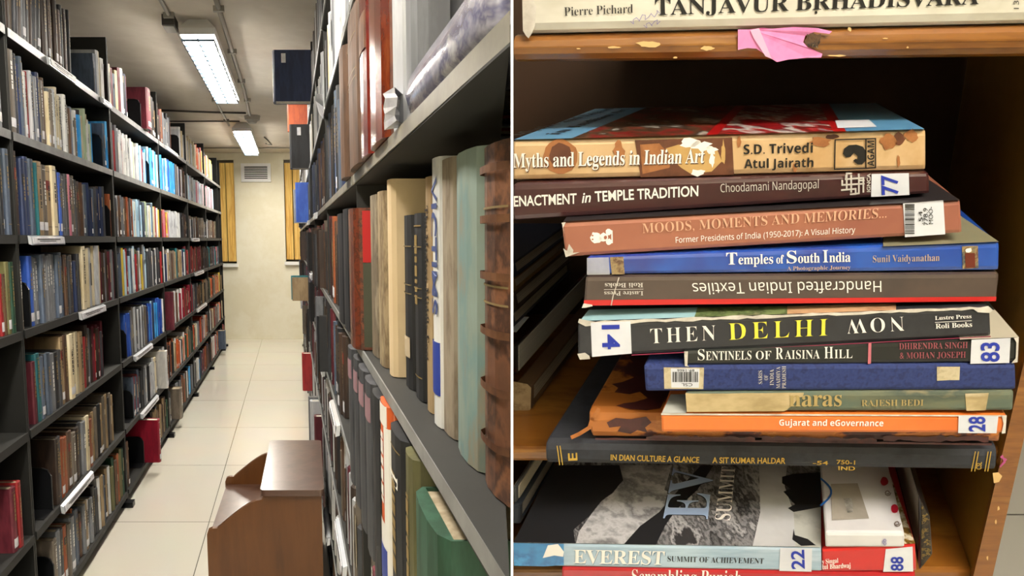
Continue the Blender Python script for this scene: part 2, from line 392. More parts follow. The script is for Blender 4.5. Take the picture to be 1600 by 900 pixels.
# per shelf: (px0, px1, colour codes, hmin, hmax, tmin, tmax, lean)
ROWS = [
 [(3, 30, 'ccadg', .29, .33, .03, .05, 0), (30, 85, 'cacdg', .3, .34, .028, .045, .10), (85, 129, 'kdcdb', .24, .3, .02, .04, .02), (131, 164, 'GAP'), (163, 200, 'sliwm', .2, .24, .03, .05, .0), (200, 214, 'mwnk', .24, .27, .03, .05, 0), (215, 232, 'GAP'), (232, 240, 'iw', .22, .26, .04, .06, .1),
  (240, 262, 'mddk', .2, .3, .03, .06, 0), (262, 277, 'bxkg', .22, .28, .02, .04, 0), (277, 288, 'GAP'), (289, 312, 'wliit', .2, .28, .02, .04, 0), (312, 337, 'tyiaorg', .2, .27, .02, .04, 0)],
 [(0, 14, 'GAP'), (14, 34, 'gaca', .28, .32, .03, .05, .0), (35, 48, 'ddcsa', .27, .3, .02, .03, 0), (48, 78, 'nsgwrl', .24, .29, .018, .03, 0), (78, 125, 'abwigal', .2, .27, .02, .032, 0), (125, 158, 'swawuciq', .17, .25, .018, .03, 0), (159, 171, 'GAP'), (172, 200, 'swurlg', .22, .27, .02, .03, 0), (200, 236, 'wlwrwuhq', .2, .25, .02, .03, 0),
  (236, 241, 'GAP'), (241, 280, 'uuhuU', .24, .27, .025, .035, 0), (280, 294, 'bndl', .23, .27, .02, .03, 0), (294, 337, 'lwwzhgl', .2, .25, .018, .03, 0)],
 [(1, 30, 'kkcsd', .28, .3, .02, .04, 0), (30, 41, 'gbac', .25, .29, .02, .03, 0), (42, 68, 'nnes', .27, .29, .03, .04, 0), (68, 100, 'tatin', .27, .29, .04, .06, 0), (100, 130, 'Ucgcza', .25, .27, .02, .035, 0), (130, 170, 'dbgsnc', .22, .26, .025, .04, 0), (171, 178, 'GAP'), (178, 212, 'xdcglb', .21, .24, .02, .035, 0), (212, 246, 'wiqhsh', .2, .24, .02, .035, 0),
  (246, 268, 'ssrzyw', .18, .22, .02, .03, 0), (268, 284, 'llw', .19, .22, .02, .03, 0), (284, 297, 'dkc', .19, .22, .03, .05, 0), (297, 340, 'lavgabc', .17, .22, .02, .035, 0)],
 [(3, 12, 'rb', .2, .22, .02, .04, 0), (12, 34, 'vfagc', .24, .27, .02, .03, 0), (35, 48, 'GAP'), (49, 56, 'Us', .26, .27, .03, .04, 0), (56, 98, 'ggsg', .25, .27, .022, .035, 0), (98, 128, 'nbxcda', .22, .26, .02, .03, 0), (129, 160, 'iwil', .28, .3, .03, .07, .03), (160, 180, 'mdgd', .25, .27, .02, .04, 0), (180, 232, 'wgsrgavhyw', .22, .29, .02, .034, 0),
  (232, 258, 'cawrk', .22, .27, .03, .04, 0), (258, 290, 'etnawb', .2, .25, .025, .035, 0), (290, 316, 'abmmr', .22, .26, .025, .04, 0), (316, 326, 'ddc', .2, .25, .02, .03, 0), (326, 343, 'zdkes', .18, .24, .02, .03, 0)],
 [(2, 50, 'GAP'), (45, 66, 'mesc', .23, .26, .03, .05, 0), (66, 90, 'sgkcd', .22, .25, .03, .05, 0), (90, 124, 'tbi', .27, .29, .03, .06, 0), (124, 158, 'mrdcg', .22, .29, .02, .03, .04), (158, 194, 'GAP'), (195, 202, 'UU', .24, .26, .025, .03, 0), (202, 228, 'gcal', .24, .28, .02, .03, 0), (228, 252, 'nzUuUh', .23, .27, .02, .03, 0), (252, 262, 'wm', .23, .28, .03, .04, 0), (262, 268, 'i', .16, .2, .02, .03, 0),
  (268, 300, 'pmpbw', .22, .27, .04, .06, 0), (300, 312, 'gcb', .2, .25, .03, .04, 0), (312, 345, 'tfykoa', .2, .25, .02, .035, 0)],
 [(0, 14, 'mrp', .22, .25, .03, .04, 0), (15, 66, 'GAP'), (72, 88, 'dcxa', .24, .27, .03, .04, .04), (88, 135, 'xbadcgi', .22, .27, .03, .05, .05), (136, 170, 'tak', .24, .28, .03, .05, .02), (171, 200, 'GAP'), (200, 214, 'sr', .23, .26, .03, .05, 0), (214, 236, 'ckgll', .22, .26, .03, .04, 0), (236, 254, 'il', .24, .27, .05, .07, 0), (254, 268, 'bxk', .24, .28, .03, .04, 0),
  (268, 300, 'cawfiot', .2, .26, .02, .035, 0), (300, 345, 'iogwrbc', .2, .25, .02, .035, 0)],
 [(20, 62, 'GAP'), (62, 98, 'agcx', .22, .26, .03, .05, .02), (98, 130, 'snbgtw', .2, .26, .03, .045, .0), (130, 160, 'kcwtsd', .22, .26, .03, .04, .0), (160, 190, 'vfbx', .23, .27, .03, .045, 0), (190, 214, 'GAP'), (214, 225, 'UUt', .22, .25, .02, .035, -.12), (225, 252, 'dacbt', .2, .26, .03, .05, 0), (252, 285, 'cxbgcfa', .18, .25, .02, .035, 0), (285, 310, 'gcuwv', .2, .25, .025, .035, 0), (310, 347, 'xbdwrnc', .2, .26, .02, .035, 0)],
]
GAPS = []
for ri, segs in enumerate(ROWS):
    z = ZL[ri]; row = []
    for sg in segs:
        ya, yb = pL(sg[0]), pL(sg[1])
        if sg[2] == 'GAP': GAPS.append((ri, ya, yb)); continue
        codes, h0, h1, t0, t1, ln = sg[2:]
        y = ya; i = 0
        while y < yb - .012:
            # uprights of the rack stand at the bay joints
            t = min(random.uniform(t0, t1)*(1.0 if y < 4 else 1.15), max(.014, yb-y))
            for jn in (2.26, 3.53, 4.8, 6.07, 7.34, 8.61):
                if y < jn+.018 and y+t > jn-.018: y = jn+.02
            for (rr, rp, rt) in ((6, 214, .05), (6, 262, .1), (5, 243, .06), (4, 256, .05), (0, 232, .11), (6, 338, .09)):
                if rr == ri and y < pL(rp)+rt+.003 and y+t > pL(rp)-.003: y = pL(rp)+rt+.004
            if y + t > 8.9: break
            c = codes[i] if i < len(codes) and (yb-ya) < .5 else random.choice(codes)
            h = random.uniform(h0, h1); d = random.uniform(.15, .19)
            prot = random.uniform(-.012, .003); lean = ln*random.uniform(.6, 1.2)
            ind = y < YLIM
            o = make_book('left', XL-.008+prot, y, t-.0012, h, z+.001, d, c, lean, ind)
            if ind: row.append((o, c, t, h, lean, 0))
            y += t; i += 1
    name_row(row, 'left rack', SHELF_NAMES[ri])
# books that stick out of the left rack into the aisle: shelf, px, width, height, how far out, colour, label
for ri, px, t, h, out, d, c, lb in [
    (6, 214, .05, .275, .085, .21, 'p', 'big crimson book sticking out over the bottom shelf edge into the aisle'),
    (6, 262, .10, .24, .05, .2, 'a', 'brown slipcase box jutting out of the bottom shelf past the leaning blue books'),
    (5, 243, .06, .27, .04, .2, 'w', 'pale boxed volume standing forward on the sixth shelf of the left rack'),
    (4, 256, .05, .29, .05, .2, 'm', 'large maroon volume standing forward on the fifth shelf beside a white one'),
    (0, 232, .11, .27, .03, .22, 'm', 'big maroon box file on the top shelf below the far end of the nearer light'),
    (6, 338, .09, .24, .07, .2, 's', 'blue-grey book jutting out at the far end of the bottom left shelf')]:
    y = pL(px); 
    o = make_book('left', XL+out, y, t, h, ZL[ri]+.0014, d, c, pages=PAGEW if c == 'p' else PAGE)
    tag(o, lb, 'book')
M = MASS['left']
o = obj('book', (M.v, M.f, M.m), [BM[k] for k in BMK] + [PAGE], kind='stuff'); tag(o, 'hundreds of further books filling the far bays of the left rack', 'books')
# bookends
def bookend(side, face, y, z, label, wd=.13, hh=.17):
    sg = -1 if side == 'left' else 1
    pts = [(0, 0), (wd, 0), (wd, hh-.03), (wd-.012, hh-.008), (wd-.035, hh), (.035, hh), (.012, hh-.008), (0, hh-.03)]
    F = lambda a, b, c: LW(face+sg*a, y+b, z+c)
    o = obj('bookend', prism(F, pts, 0, .0025, axis=1), BLK); tag(o, label, 'bookend', None)
    obj('base_plate', hexa(F, 0, wd, -.09, 0, 0, .002), BLK, o)
    pts2 = [(.004+(p[0]-.0)*.94, p[1]*.965) for p in pts]
    obj('rolled_edge', tube([F(p[0], -.001, p[1]) for p in pts[::-1][:0] + [pts[1], pts[2], pts[3], pts[4], pts[5], pts[6], pts[7], pts[0]]], .003, 6), BLK, o)
    return o
for k, (ri, ya, yb) in enumerate(GAPS):
    if (ri, round(ya, 1)) == (0, round(pL(131), 1)): pass
    near = ('at the near end' if ya < 2.3 else 'below the dark gap') if ya < 2.9 else ('with an empty space before it' if ya < 4 else ('by the pale slanted book' if ya < 4.6 else 'far along'))
    bookend('left', XL-.012, yb-.006, ZL[ri]+.0005, 'black metal bookend on the left rack %s, %s' % (SHELF_NAMES[ri], near), hh=.17 if ri not in (0,) else .19)
# rack frames, one unit per bay
JN = [.95, 2.26, 3.53, 4.8, 6.07, 7.34, 8.61, 8.95]
RD = .42
HOLD = [(0, 88, 128), (0, 167, 199), (0, 264, 281), (2, 44, 97), (3, 117, 157), (4, 200, 229), (5, 72, 124), (5, 207, 235), (6, 0, 0), (4, 303, 318), (3, 302, 315), (2, 299, 310)]
def holder(F, ya, yb, z, par, tilt=.02):
    pts = [(0.001, -.001), (.013, -.006), (.016, -.036), (.004, -.032)]
    o = obj('label_holder', prism(lambda a, b, c: F(a, b, z+c), pts, ya, yb, axis=1), mat('clear_plastic', '#c8ccd2', .15, coat=.6), par)
    obj('paper_label', prism(lambda a, b, c: F(a, b, z+c), [(.0142, -.006), (.0166, -.007), (.0185, -.031), (.0175, -.031)], ya+.012, yb-.012, axis=1), PAPER, o)
    obj('label_lettering', join(*[prism(lambda a, b, c: F(a, b, z+c), [(.0172, -.013-.007*r), (.0176, -.013-.007*r), (.0182, -.0165-.007*r), (.0176, -.0165-.007*r)], ya+.05+.02*r, yb-.06-.05*r, axis=1) for r in range(2)]), INKK, o)
ORD = ['nearest', 'second', 'third', 'fourth', 'fifth', 'sixth', 'end']
for i in range(len(JN)-1):
    ya, yb = JN[i], JN[i+1]
    F = lambda a, b, c: LW(XL+a, b, c)
    t = empty('steel_rack', LW(XL-RD/2, (ya+yb)/2, FLOOR)); tag(t, '%s bay of the black steel book rack left of the aisle' % ORD[i] if i < 6 else 'narrow end bay of the black steel book rack beside the far wall', 'rack')
    for z in ZL:
        s = obj('shelf', hexa(F, -RD, -.003, ya+.016, yb-.016, z-.022, z), RACK, t)
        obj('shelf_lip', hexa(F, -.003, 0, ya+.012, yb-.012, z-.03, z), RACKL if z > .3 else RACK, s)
    for yy in (ya+.002, yb-.012):
        obj('upright', hexa(F, -RD, -.006, yy, yy+.010, FLOOR+.03, 1.08), RACK, t)
    obj('back_panel', hexa(F, -RD-.004, -RD, ya, yb, FLOOR+.05, 1.08), mat('rack_back', '#121211', .7), t)
    obj('kick_plate', hexa(F, -.06, -.05, ya, yb, FLOOR+.001, ZL[-1]-.022), RACK, t)
    obj('foot', hexa(F, -.06, .035, yb-.05, yb+.0, FLOOR+.0005, FLOOR+.03), BLK, t)
    for (ri, pa, pb) in HOLD:
        if pb and ya < pL(pa) < yb: holder(F, pL(pa), min(pL(pb), yb-.02), ZL[ri], t)
# ------------------------------------------------------------ right rack of the aisle (runs close past the camera)
XR = .14
ZR = [.47, .13, -.208, -.53, -.87, -1.2, -1.44, .78]
def dmax(y0, xf, d): return d
def pR(px, xf): return xf*1000/(px-455)
RB = [  # shelf, pL, pR, xf, height, colour, depth, label
 (2, 757, 799, .165, .282, 'x', .2, 'thick brown leather book with raised bands, the one closest to the camera'),
 (2, 715, 755, .165, .287, 'e', .2, 'faded teal-grey cloth book beside the closest brown leather book'),
 (2, 691, 713, .166, .29, 'a', .2, 'worn grey-brown book left of the faded teal one'),
 (2, 675, 689, .160, .295, 'w', .2, 'white spine with blue block and hand-lettered VICTIMS title'),
 (2, 664, 674, .163, .28, 't', .2, 'ochre paperback with black lettering The Modern Middle East'),
 (2, 648, 662, .165, .24, 'k', .2, 'black book with faint bands right beside the ochre paperback'),
 (2, 633, 647, .165, .24, 'k', .2, 'black book with pale round sticker next to the cream volume'),
 (2, 606, 613, .150, .296, 'i', .2, 'tall cream volume showing its plain cover towards the camera'),
 (2, 593, 603, .150, .284, 't', .18, 'weathered tan book just beyond the tall cream volume'),
 (2, 581, 592, .150, .284, 'a', .18, 'stained grey-tan book beyond the weathered tan one'),
 (2, 547, 556, .120, .265, 'x', .2, 'marbled brown book with red and olive cover standing forward'),
 (2, 538, 546, .128, .275, 'k', .2, 'black book leaning beside the marbled brown one'),
 (2, 529, 537, .126, .27, 'k', .2, 'glossy black book two along from the marbled brown one'),
 (3, 646, 690, .130, .26, 'f', .2, 'big green book with pale page tops, closest on the shelf below'),
 (3, 630, 644, .130, .285, 'v', .2, 'olive cloth book beside the big green book'),
 (3, 608, 628, .130, .285, 'k', .2, 'black book with frayed top and white capital letter'),
 (3, 593, 606, .130, .297, 'o', .2, 'orange white and blue striped book beside the frayed black one'),
 (3, 580, 592, .125, .296, 'k', .2, 'charcoal volume right behind the orange striped book'),
 (3, 569, 579, .125, .296, 'c', .2, 'charcoal bound volume with pink patch, second behind the orange book'),
 (3, 559, 568, .125, .296, 'c', .2, 'dark grey bound volume with pink patch, third behind the orange book'),
 (3, 551.2, 558, .125, .296, 'c', .2, 'charcoal bound volume with pink patch, fourth behind the orange book'),
 (3, 543, 548.5, .125, .296, 'c', .2, 'charcoal volume at the far end of the grey bound set'),
 (1, 690, 760, .175, .30, 'k', .2, 'black book standing behind the plastic-wrapped one'),
 (1, 664, 689, .165, .30, 'o', .2, 'orange-topped book behind the plastic-wrapped one'),
 (1, 640, 663, .140, .30, 'g', .2, 'grey-green book in shiny plastic film'),
 (1, 619, 639, .140, .30, 'l', .2, 'silver-grey book in crinkled plastic wrap'),
 (1, 609, 618, .140, .28, 'k', .2, 'slim black book beside the rust leather volume'),
 (1, 583, 606, .125, .31, 'x', .2, 'large rust-orange leather volume above the shelf edge'),
 (1, 569, 582, .125, .31, 'm', .2, 'dark red leather volume next to the rust one'),
 (1, 550, 567, .122, .27, 'b', .2, 'wide brown book with plain smooth spine'),
 (1, 537, 544, .120, .27, 'b', .2, 'second plain brown book beyond the wide one'),
]
XB = {}
NEARM = {RB[0][-1]: mat('old_brown_leather', '#5c3c2a', .5, ('#6a4530', '#3c261c', '#7c5238', '#4a2f22'), 14, bump=.3, coat=.2), RB[1][-1]: mat('faded_teal_cloth', '#7f908a', .7, ('#7c8a82', '#6a8484', '#7e7a6c', '#6a766e'), 12, stretch=(1, 1, .4), bump=.2),
 RB[2][-1]: mat('worn_greybrown_cloth', '#857868', .75, ('#8f8474', '#6f6252', '#948a7c'), 18, stretch=(1, 1, .3), bump=.2), RB[10][-1]: mat('marbled_leather', '#5c2e1e', .4, ('#6e3420', '#3a2018', '#7a4028', '#2e1a14'), 30, coat=.3),
 RB[7][-1]: mat('plain_cream_cloth', '#cdb894', .7, '#c2ac88', 6), RB[8][-1]: mat('weathered_tan_cloth', '#8f7c60', .7, ('#9c8a6c', '#6e5c44', '#a09070'), 26, stretch=(1, 1, .3), bump=.2), RB[9][-1]: mat('stained_tan_cloth', '#7c705e', .7, ('#8a7e6a', '#5c5244', '#7a6c58'), 26, stretch=(1, 1, .3), bump=.2),
 RB[27][-1]: mat('rust_leather', '#8e3a1a', .25, ('#7c3014', '#561c10', '#743014', '#8c4c24'), 12, stretch=(1, 1, .4), coat=.8), RB[28][-1]: mat('dark_red_leather', '#5e1f1a', .25, ('#742a20', '#481612'), 12, coat=.8)}
for ri, pl, pr, xf, h, c, d, lb in RB:
    y1, y0 = pR(pl, xf), pR(pr, xf)
    d_ = dmax(y0, xf, d)
    sp = lb.startswith('grey bound') or lb.startswith('dark grey bound')
    o = make_book('right', xf, y0, y1-y0-.001, h, ZR[ri]+.001, d_, c, 0, True, bands=('frayed' in lb or 'olive cloth' in lb or 'faint' in lb), strip=False, pages=PAGE)
    if lb in NEARM: o.data.materials[0] = NEARM[lb]
    tag(o, lb, 'book'); XB[lb] = (o, rack_F('right', xf, y0, ZR[ri]+.001), y1-y0-.001, h, d_)
def spine_patch(key, h0, h1, m, name, w0=.0, w1=1., off=.001):
    k = [x for x in XB if key in x][0]; o, F, t, h, d = XB[k]; R = min(.009, t*.12)
    return obj(name, spine_strip(F, t, R, h*h0, h*h1, max(w0, .01), min(w1, .99), 6, off=off), m, o)
UBL = mat('block_blue', '#2a3f96', .5)
spine_patch('VICTIMS', .12, .32, UBL, 'blue_block')
spine_patch('orange white', .0, .42, mat('strip_white', '#e6e4de', .4), 'white_band'); spine_patch('orange white', .12, .3, UBL, 'blue_band', off=.0016)
for w in (0, .72): spine_patch('orange white', .0, .9, mat('strip_white', ''), 'white_edge', w, w+.28)
spine_patch('orange white', .9, 1, mat('strip_white', ''), 'white_top')
for kk in ('second behind', 'third behind', 'fourth behind'): spine_patch(kk, .78, .92, mat('faded_pink', '#8a6a72', .7), 'pink_patch')
spine_patch('far end of the grey', .78, .92, mat('faded_pink', ''), 'pink_patch')
for hh in (.14, .3, .46, .62, .78, .92): spine_patch('closest to the camera', hh, hh+.022, mat('leather_band', '#4a2c1c', .5, '#6e4a30', 30), 'raised_band', off=.004)
for kk in ('faint bands', 'round sticker', 'thick brown leather', 'wide brown'): 
    for hh in (.55, .6, .82): spine_patch(kk, hh, hh+.006, mat('dull_gold', '#7d6c48', .5), 'tooled_band')
spine_patch('round sticker', .18, .3, mat('sticker_tan', '#b4a48a', .6), 'round_sticker', .2, .8)
spine_patch('dark red leather', .52, .7, mat('leather_band', ''), 'title_panel')
def cover_patch(key, d0, d1, h0, h1, m, name):     # on the board that faces the camera
    k = [x for x in XB if key in x][0]; o, F, t, h, d = XB[k]
    return obj(name, hexa(F, -.0012, -.0004, d*d0, d*d1, h*h0, h*h1), m, o)
cover_patch('marbled brown', .06, .99, .62, .98, mat('cover_red', '#b4161c', .35), 'red_cover_panel')
cover_patch('marbled brown', .06, .99, .02, .615, mat('cover_olive', '#3f4232', .6), 'olive_cover_panel')
def rack_text(key, s_, style, h_top, h_bot, t0, t1, m):      # lettering running down a spine
    k = [x for x in XB if key in x][0]; o, F, t, h, d = XB[k]
    vs, fs = glyphs(s_, style); x0 = min(v.x for v in vs); x1 = max(v.x for v in vs); cu = max(v.y for v in glyphs('H', style)[0])
    R = min(.009, t*.12); out = []
    for v in vs:
        q = t0+(t1-t0)*(v.y/cu); a = math.acos(max(-1, min(1, (1-2*min(max(1-q, .03), .97))/.98)))
        out.append(F(t*(1-q), .006-(R+.004)*math.sin(a)**.6-.0012, h*(h_top+(h_bot-h_top)*(v.x-x0)/(x1-x0))))
    return obj('title_lettering', (out, fs), m, o)
rack_text('VICTIMS', 'VICTIMS', 'marker', .93, .42, .25, .8, mat('dull_blue_ink', '#3c4a7c', .6))
rack_text('ochre paperback', 'The Modern Middle East', 'serifbold', .88, .22, .3, .75, INKK)
rack_text('white capital', 'E', 'serifbold', .82, .76, .2, .8, INKW)
# plastic-wrapped book lying along the shelf edge
WRAP = mat('crinkled_wrap', '#a8a6c4', .12, ('#8f8fb0', '#c4c4da', '#77779a', '#d8d8e4'), 9, stretch=(1, 1, 1.5), coat=1, bump=.9, rnd=.05)
prof = []
F = lambda a, b, c: LW(.128+a, b, ZR[1]+.0015+c)
ys = [.425, .45, .5, .55, .6, .66, .71, .745]
vs, fs = [], []
for i, y in enumerate(ys):
    dw = min(.13, max(.02, K*y - .128 - .003))
    for k in range(10):
        a = 2*math.pi*k/10; cx, cz = dw/2, .024
        e = .86 if i in (0, len(ys)-1) else 1
        vs.append(F(cx + dw/2*e*math.copysign(abs(math.cos(a))**.5, math.cos(a)), y, max(0, cz + .024*e*math.copysign(abs(math.sin(a))**.5, math.sin(a))+.002*math.sin(7*i+k))))
for i in range(len(ys)-1): fs += [(i*10+k, i*10+(k+1) % 10, (i+1)*10+(k+1) % 10, (i+1)*10+k) for k in range(10)]
fs += [tuple(range(10))[::-1], tuple((len(ys)-1)*10+k for k in range(10))]
o = obj('book', (vs, fs), WRAP, smooth=True); tag(o, 'book in crinkled lilac-white plastic lying along the shelf edge, top right', 'book')
tape = mat('torn_plastic', '#d8d8dc', .2, coat=1, bump=.8, col2='#b8b8c0', scale=20)
vs = [F(-.004, .745+.012*math.sin(k*1.7), .004+.008*k) for k in range(6)] + [F(-.012, .785+.01*math.sin(k*2.9), .0+.009*k) for k in range(6)] + [F(.02, .79, .006+.006*k) for k in range(6)]
obj('torn_wrap_end', (vs, [(k, k+1, 7+k, 6+k) for k in range(5)] + [(6+k, 7+k, 13+k, 12+k) for k in range(5)] + [(0, 6, 12), (5, 17, 11)]), tape, o)
# fill the rest of the right rack
RES = [(7, 3.68, 3.82), (0, 4.3, 4.4), (7, 4.7, 4.77), (1, 5.2, 5.26), (1, 4.9, 4.96), (3, 5.5, 5.68), (5, 3.3, 3.64), (5, 5.0, 5.07)]
RFILL = {7: (1.6, 'wlgkdw', .22, .28), 0: (1.0, 'wlwgiwlkw', .2, .28), 1: (1.72, 'kknckbnUdsc', .24, .31), 2: (1.92, 'bdkdbmaxdcb', .22, .29), 3: (1.86, 'kkcdkmmsgd', .22, .29), 4: (.86, 'acmdblwdck', .2, .29), 5: (1.3, 'cklwgdwbk', .2, .29), 6: (1.9, 'kbwdcgm', .2, .21)}
NR = ['uppermost visible shelf', 'upper shelf', 'eye-level shelf', 'shelf below eye level', 'fourth shelf down', 'fifth shelf down', 'lowest shelf', 'highest shelf']
for ri, (ys0, codes, h0, h1) in RFILL.items():
    y = ys0; row = []; ni = 0
    while y < 8.85:
        t = random.uniform(.022, .05); c = random.choice(codes)
        for (rr, ra, rb) in RES:
            if rr == ri and y < rb+.004 and y+t > ra-.004: y = rb+.005
        for jn in (1.32, 2.4, 3.67, 4.94, 6.21, 7.48):
            if y < jn+.015 and y+t > jn-.015: y = jn+.02
        xf = XR + random.choice((-.003, 0, .002, .006, .01)) + (random.uniform(-.05, -.02) if random.random() < .05 and y > 2.5 and 0 < ri < 5 else 0)
        h = random.uniform(h0, h1); d = dmax(y, xf, random.uniform(.15, .2))
        ind = y < 2.35 and ni < 10
        o = make_book('right', xf, y, t-.0012, h, ZR[ri]+.001, d, c, 0, ind, bands=True)
        if ind: row.append((o, c, t, h, 0, 0)); ni += 1
        y += t
    name_row(row, 'right rack', NR[ri])
M = MASS['right']
o = obj('book', (M.v, M.f, M.m), [BM[k] for k in BMK] + [PAGE], kind='stuff'); tag(o, 'many further books filling the far bays of the right rack', 'books')
# things protruding from the right rack
for x0, x1, y0, t, z, h, c, lb, nm in [
    (-.075, .13, 3.70, .09, .78, .285, 'n', 'large black box file jutting out high on the right rack below the ceiling', 'box_file'),
    (.012, .13, 4.3, .09, .47, .288, 'k', 'dark grey box file jutting out below the large black one', 'box_file'),
    (.0, .13, 4.7, .06, .78, .26, 'o', 'orange folder jutting out between the two dark box files', 'box_file'),
    (.03, .13, 5.2, .05, .13, .27, 'g', 'grey box file jutting out in front of the right window blind', 'box_file'),
    (.045, .13, 4.9, .05, .13, .3, 'U', 'royal blue book jutting out beneath the dark grey box file', 'book'),
    (-.005, .13, 5.6, .07, -.53, .21, 'e', 'teal-covered book jutting into view against the pale pier', 'book'),
    (.0, .13, 5.5, .04, -.53, .2, 't', 'tan book jutting out next to the teal-covered one', 'book'),
    (.065, .14, 5.0, .06, -1.2, .3, 'r', 'red book jutting out low above the floor tiles', 'book'),
    (.075, .14, 3.6, .03, -1.2, .3, 'g', 'grey book jutting out above the stool, leftmost of three', 'book'),
    (.085, .14, 3.5, .05, -1.2, .3, 'l', 'pale book jutting out above the stool beside the grey one', 'book'),
    (.10, .14, 3.3, .05, -1.2, .27, 'm', 'maroon book jutting out above the stool, nearest of three', 'book')]:
    y = y0; F = rack_F('right', x0, y, z+.001); 
    o = obj(nm, cover_geo(F, t, x1-x0+.05, h), BM[c]); obj('page_block', pages_geo(F, t, x1-x0+.05, h), PAGEW, o); tag(o, lb, 'box file' if nm == 'box_file' else 'book')
    if nm == 'box_file' and h > .27: obj('title_label', hexa(F, -.0015, -.0005, .045, .07, h*.75, h*.93), PAPER, o)
# right rack frames
JR = [.369, 1.32, 2.4, 3.67, 4.94, 6.21, 7.48, 8.95]
for i in range(len(JR)-1):
    ya, yb = JR[i], JR[i+1]
    def F(a, b, c):
        p = LW(a, b, c); p.x = min(p.x, -.0012); return p
    xd = lambda y: max(XR, min(.42, K*y-.0025))
    t = empty('steel_rack', LW(.2 if i else .15, (ya+yb)/2, FLOOR)); tag(t, ['closest', 'second', 'third', 'fourth', 'fifth', 'sixth', 'farthest'][i] + ' bay of the steel book rack right of the aisle', 'rack')
    for z in ZR:
        pts = [(XR-.008, ya+.005), (XR-.008, yb-.005), (xd(yb), yb-.005), (xd(ya+.005), ya+.005)]
        if xd(ya) < .42 < xd(yb): pts.insert(3, (.42, .422/K))
        s = obj('shelf', prism(F, pts, z-.02, z-.0004), RACK, t)
        obj('shelf_lip', hexa(F, XR-.0115, XR-.008, ya+.005, yb-.005, z-.018, z-.0004), mat('shelf_lip_pale', '#8f8a7c', .4, '#6f6b60', 12, rnd=.05) if z == .13 else RACKL, s)
    obj('upright', hexa(F, XR-.004, min(xd(yb-.005), .42), yb-.007, yb-.001, FLOOR+.03, 1.1), RACK, t)
    if i > 0: obj('back_panel', hexa(F, .42, .424, max(ya, .43/K), yb, FLOOR+.03, 1.1), mat('rack_back', ''), t)
    obj('kick_plate', hexa(F, XR+.05, XR+.055, ya+.16 if i == 0 else ya, yb, FLOOR+.001, ZR[6]-.02), RACK, t)
    obj('foot', hexa(F, XR-.02, XR+.06, yb-.05, yb, FLOOR+.0005, FLOOR+.03), BLK, t)
    Fh = lambda a, b, c: LW(XR-.0115-a, b, c)
    for ri, a_, b_ in ((3, 1.8, 2.1), (4, 1.65, 1.95), (3, 2.6, 2.9), (1, 3.0, 3.2), (2, 3.8, 4.1), (5, 2.5, 2.8), (1, 4.2, 4.4)):
        if ya < a_ < yb: holder(Fh, a_, min(b_, yb-.02), ZR[ri], t)
# paper tags on the upper right shelf
o = obj('paper_slip', (lambda vs: (vs, [(0, 1, 2, 3), (3, 2, 5, 4), (1, 6, 7, 2)]))([LW(.09, 2.1, .51), LW(.10, 2.25, .50), LW(.105, 2.22, .43), LW(.09, 2.08, .44), LW(.11, 2.02, .41), LW(.115, 2.12, .39), LW(.124, 2.3, .51), LW(.124, 2.26, .44)]), PAPER); tag(o, 'folded white paper slip sticking out of the upper right shelf', 'paper slip')

# ------------------------------------------------------------ wooden step stool
WOOD = mat('stool_wood', '#633c1a', .42, ('#5e3818', '#6b421e', '#633c1a', '#4e2e14'), 3, stretch=(3, 3, .4), coat=.25, lo=.25, hi=.8)
WTOP = mat('stool_top_wood', '#5f4438', .3, ('#594034', '#664b3e', '#5f4438'), 7, coat=.6, bump=.12)
t = empty('step_stool', LW(-.1, 2.8, FLOOR)); tag(t, 'dark brown wooden two-step stool with curved side panels on the aisle floor', 'stool')
def rnd_rect(x0, x1, y0, y1, r, n=4):
    p = []
    for cx, cy, a0 in ((x1-r, y1-r, 0), (x0+r, y1-r, 90), (x0+r, y0+r, 180), (x1-r, y0+r, 270)):
        p += [(cx+r*math.cos(math.radians(a0+90*k/n)), cy+r*math.sin(math.radians(a0+90*k/n))) for k in range(n+1)]
    return p
STL = lambda x, y, z: LW(x + (y-2.5)*.028, y, z)
obj('top_step', prism(STL, rnd_rect(-.15, .105, 2.49, 3.13, .018), -1.025, -1.0), WTOP, t)
sp = [(.095, FLOOR), (.095, -1.026), (-.14, -1.026), (-.145, -1.045)]
for k in range(1, 9):
    a = k/8; sp.append((-.145-.185*a, -1.045-.12*(1-math.cos(a*math.pi/2))**.8 ))
sp += [(-.35, -1.165), (-.366, -1.172), (-.372, -1.19), (-.372, FLOOR)]
obj('side_panel', prism(STL, sp, 2.505, 2.525, axis=1), WOOD, t)
obj('side_panel', prism(STL, sp, 3.07, 3.09, axis=1), WOOD, t)
obj('lower_step', hexa(STL, -.365, -.13, 2.525, 3.07, -1.225, -1.203), WTOP, t)
obj('riser', hexa(STL, -.142, -.122, 2.525, 3.07, -1.203, -1.026), WOOD, t)
obj('riser', hexa(STL, -.362, -.342, 2.525, 3.07, FLOOR+.0, -1.225), WOOD, t)
# ------------------------------------------------------------ partition between the aisle and the wooden bookcase
PART = mat('partition_paint', '#f4f4f2', .6)
struct('wall_middle', hexa(lambda a, b, c: Vector((a, b, c)), -.0005, .0005, .25, 9.5, .002, 2.768), PART)
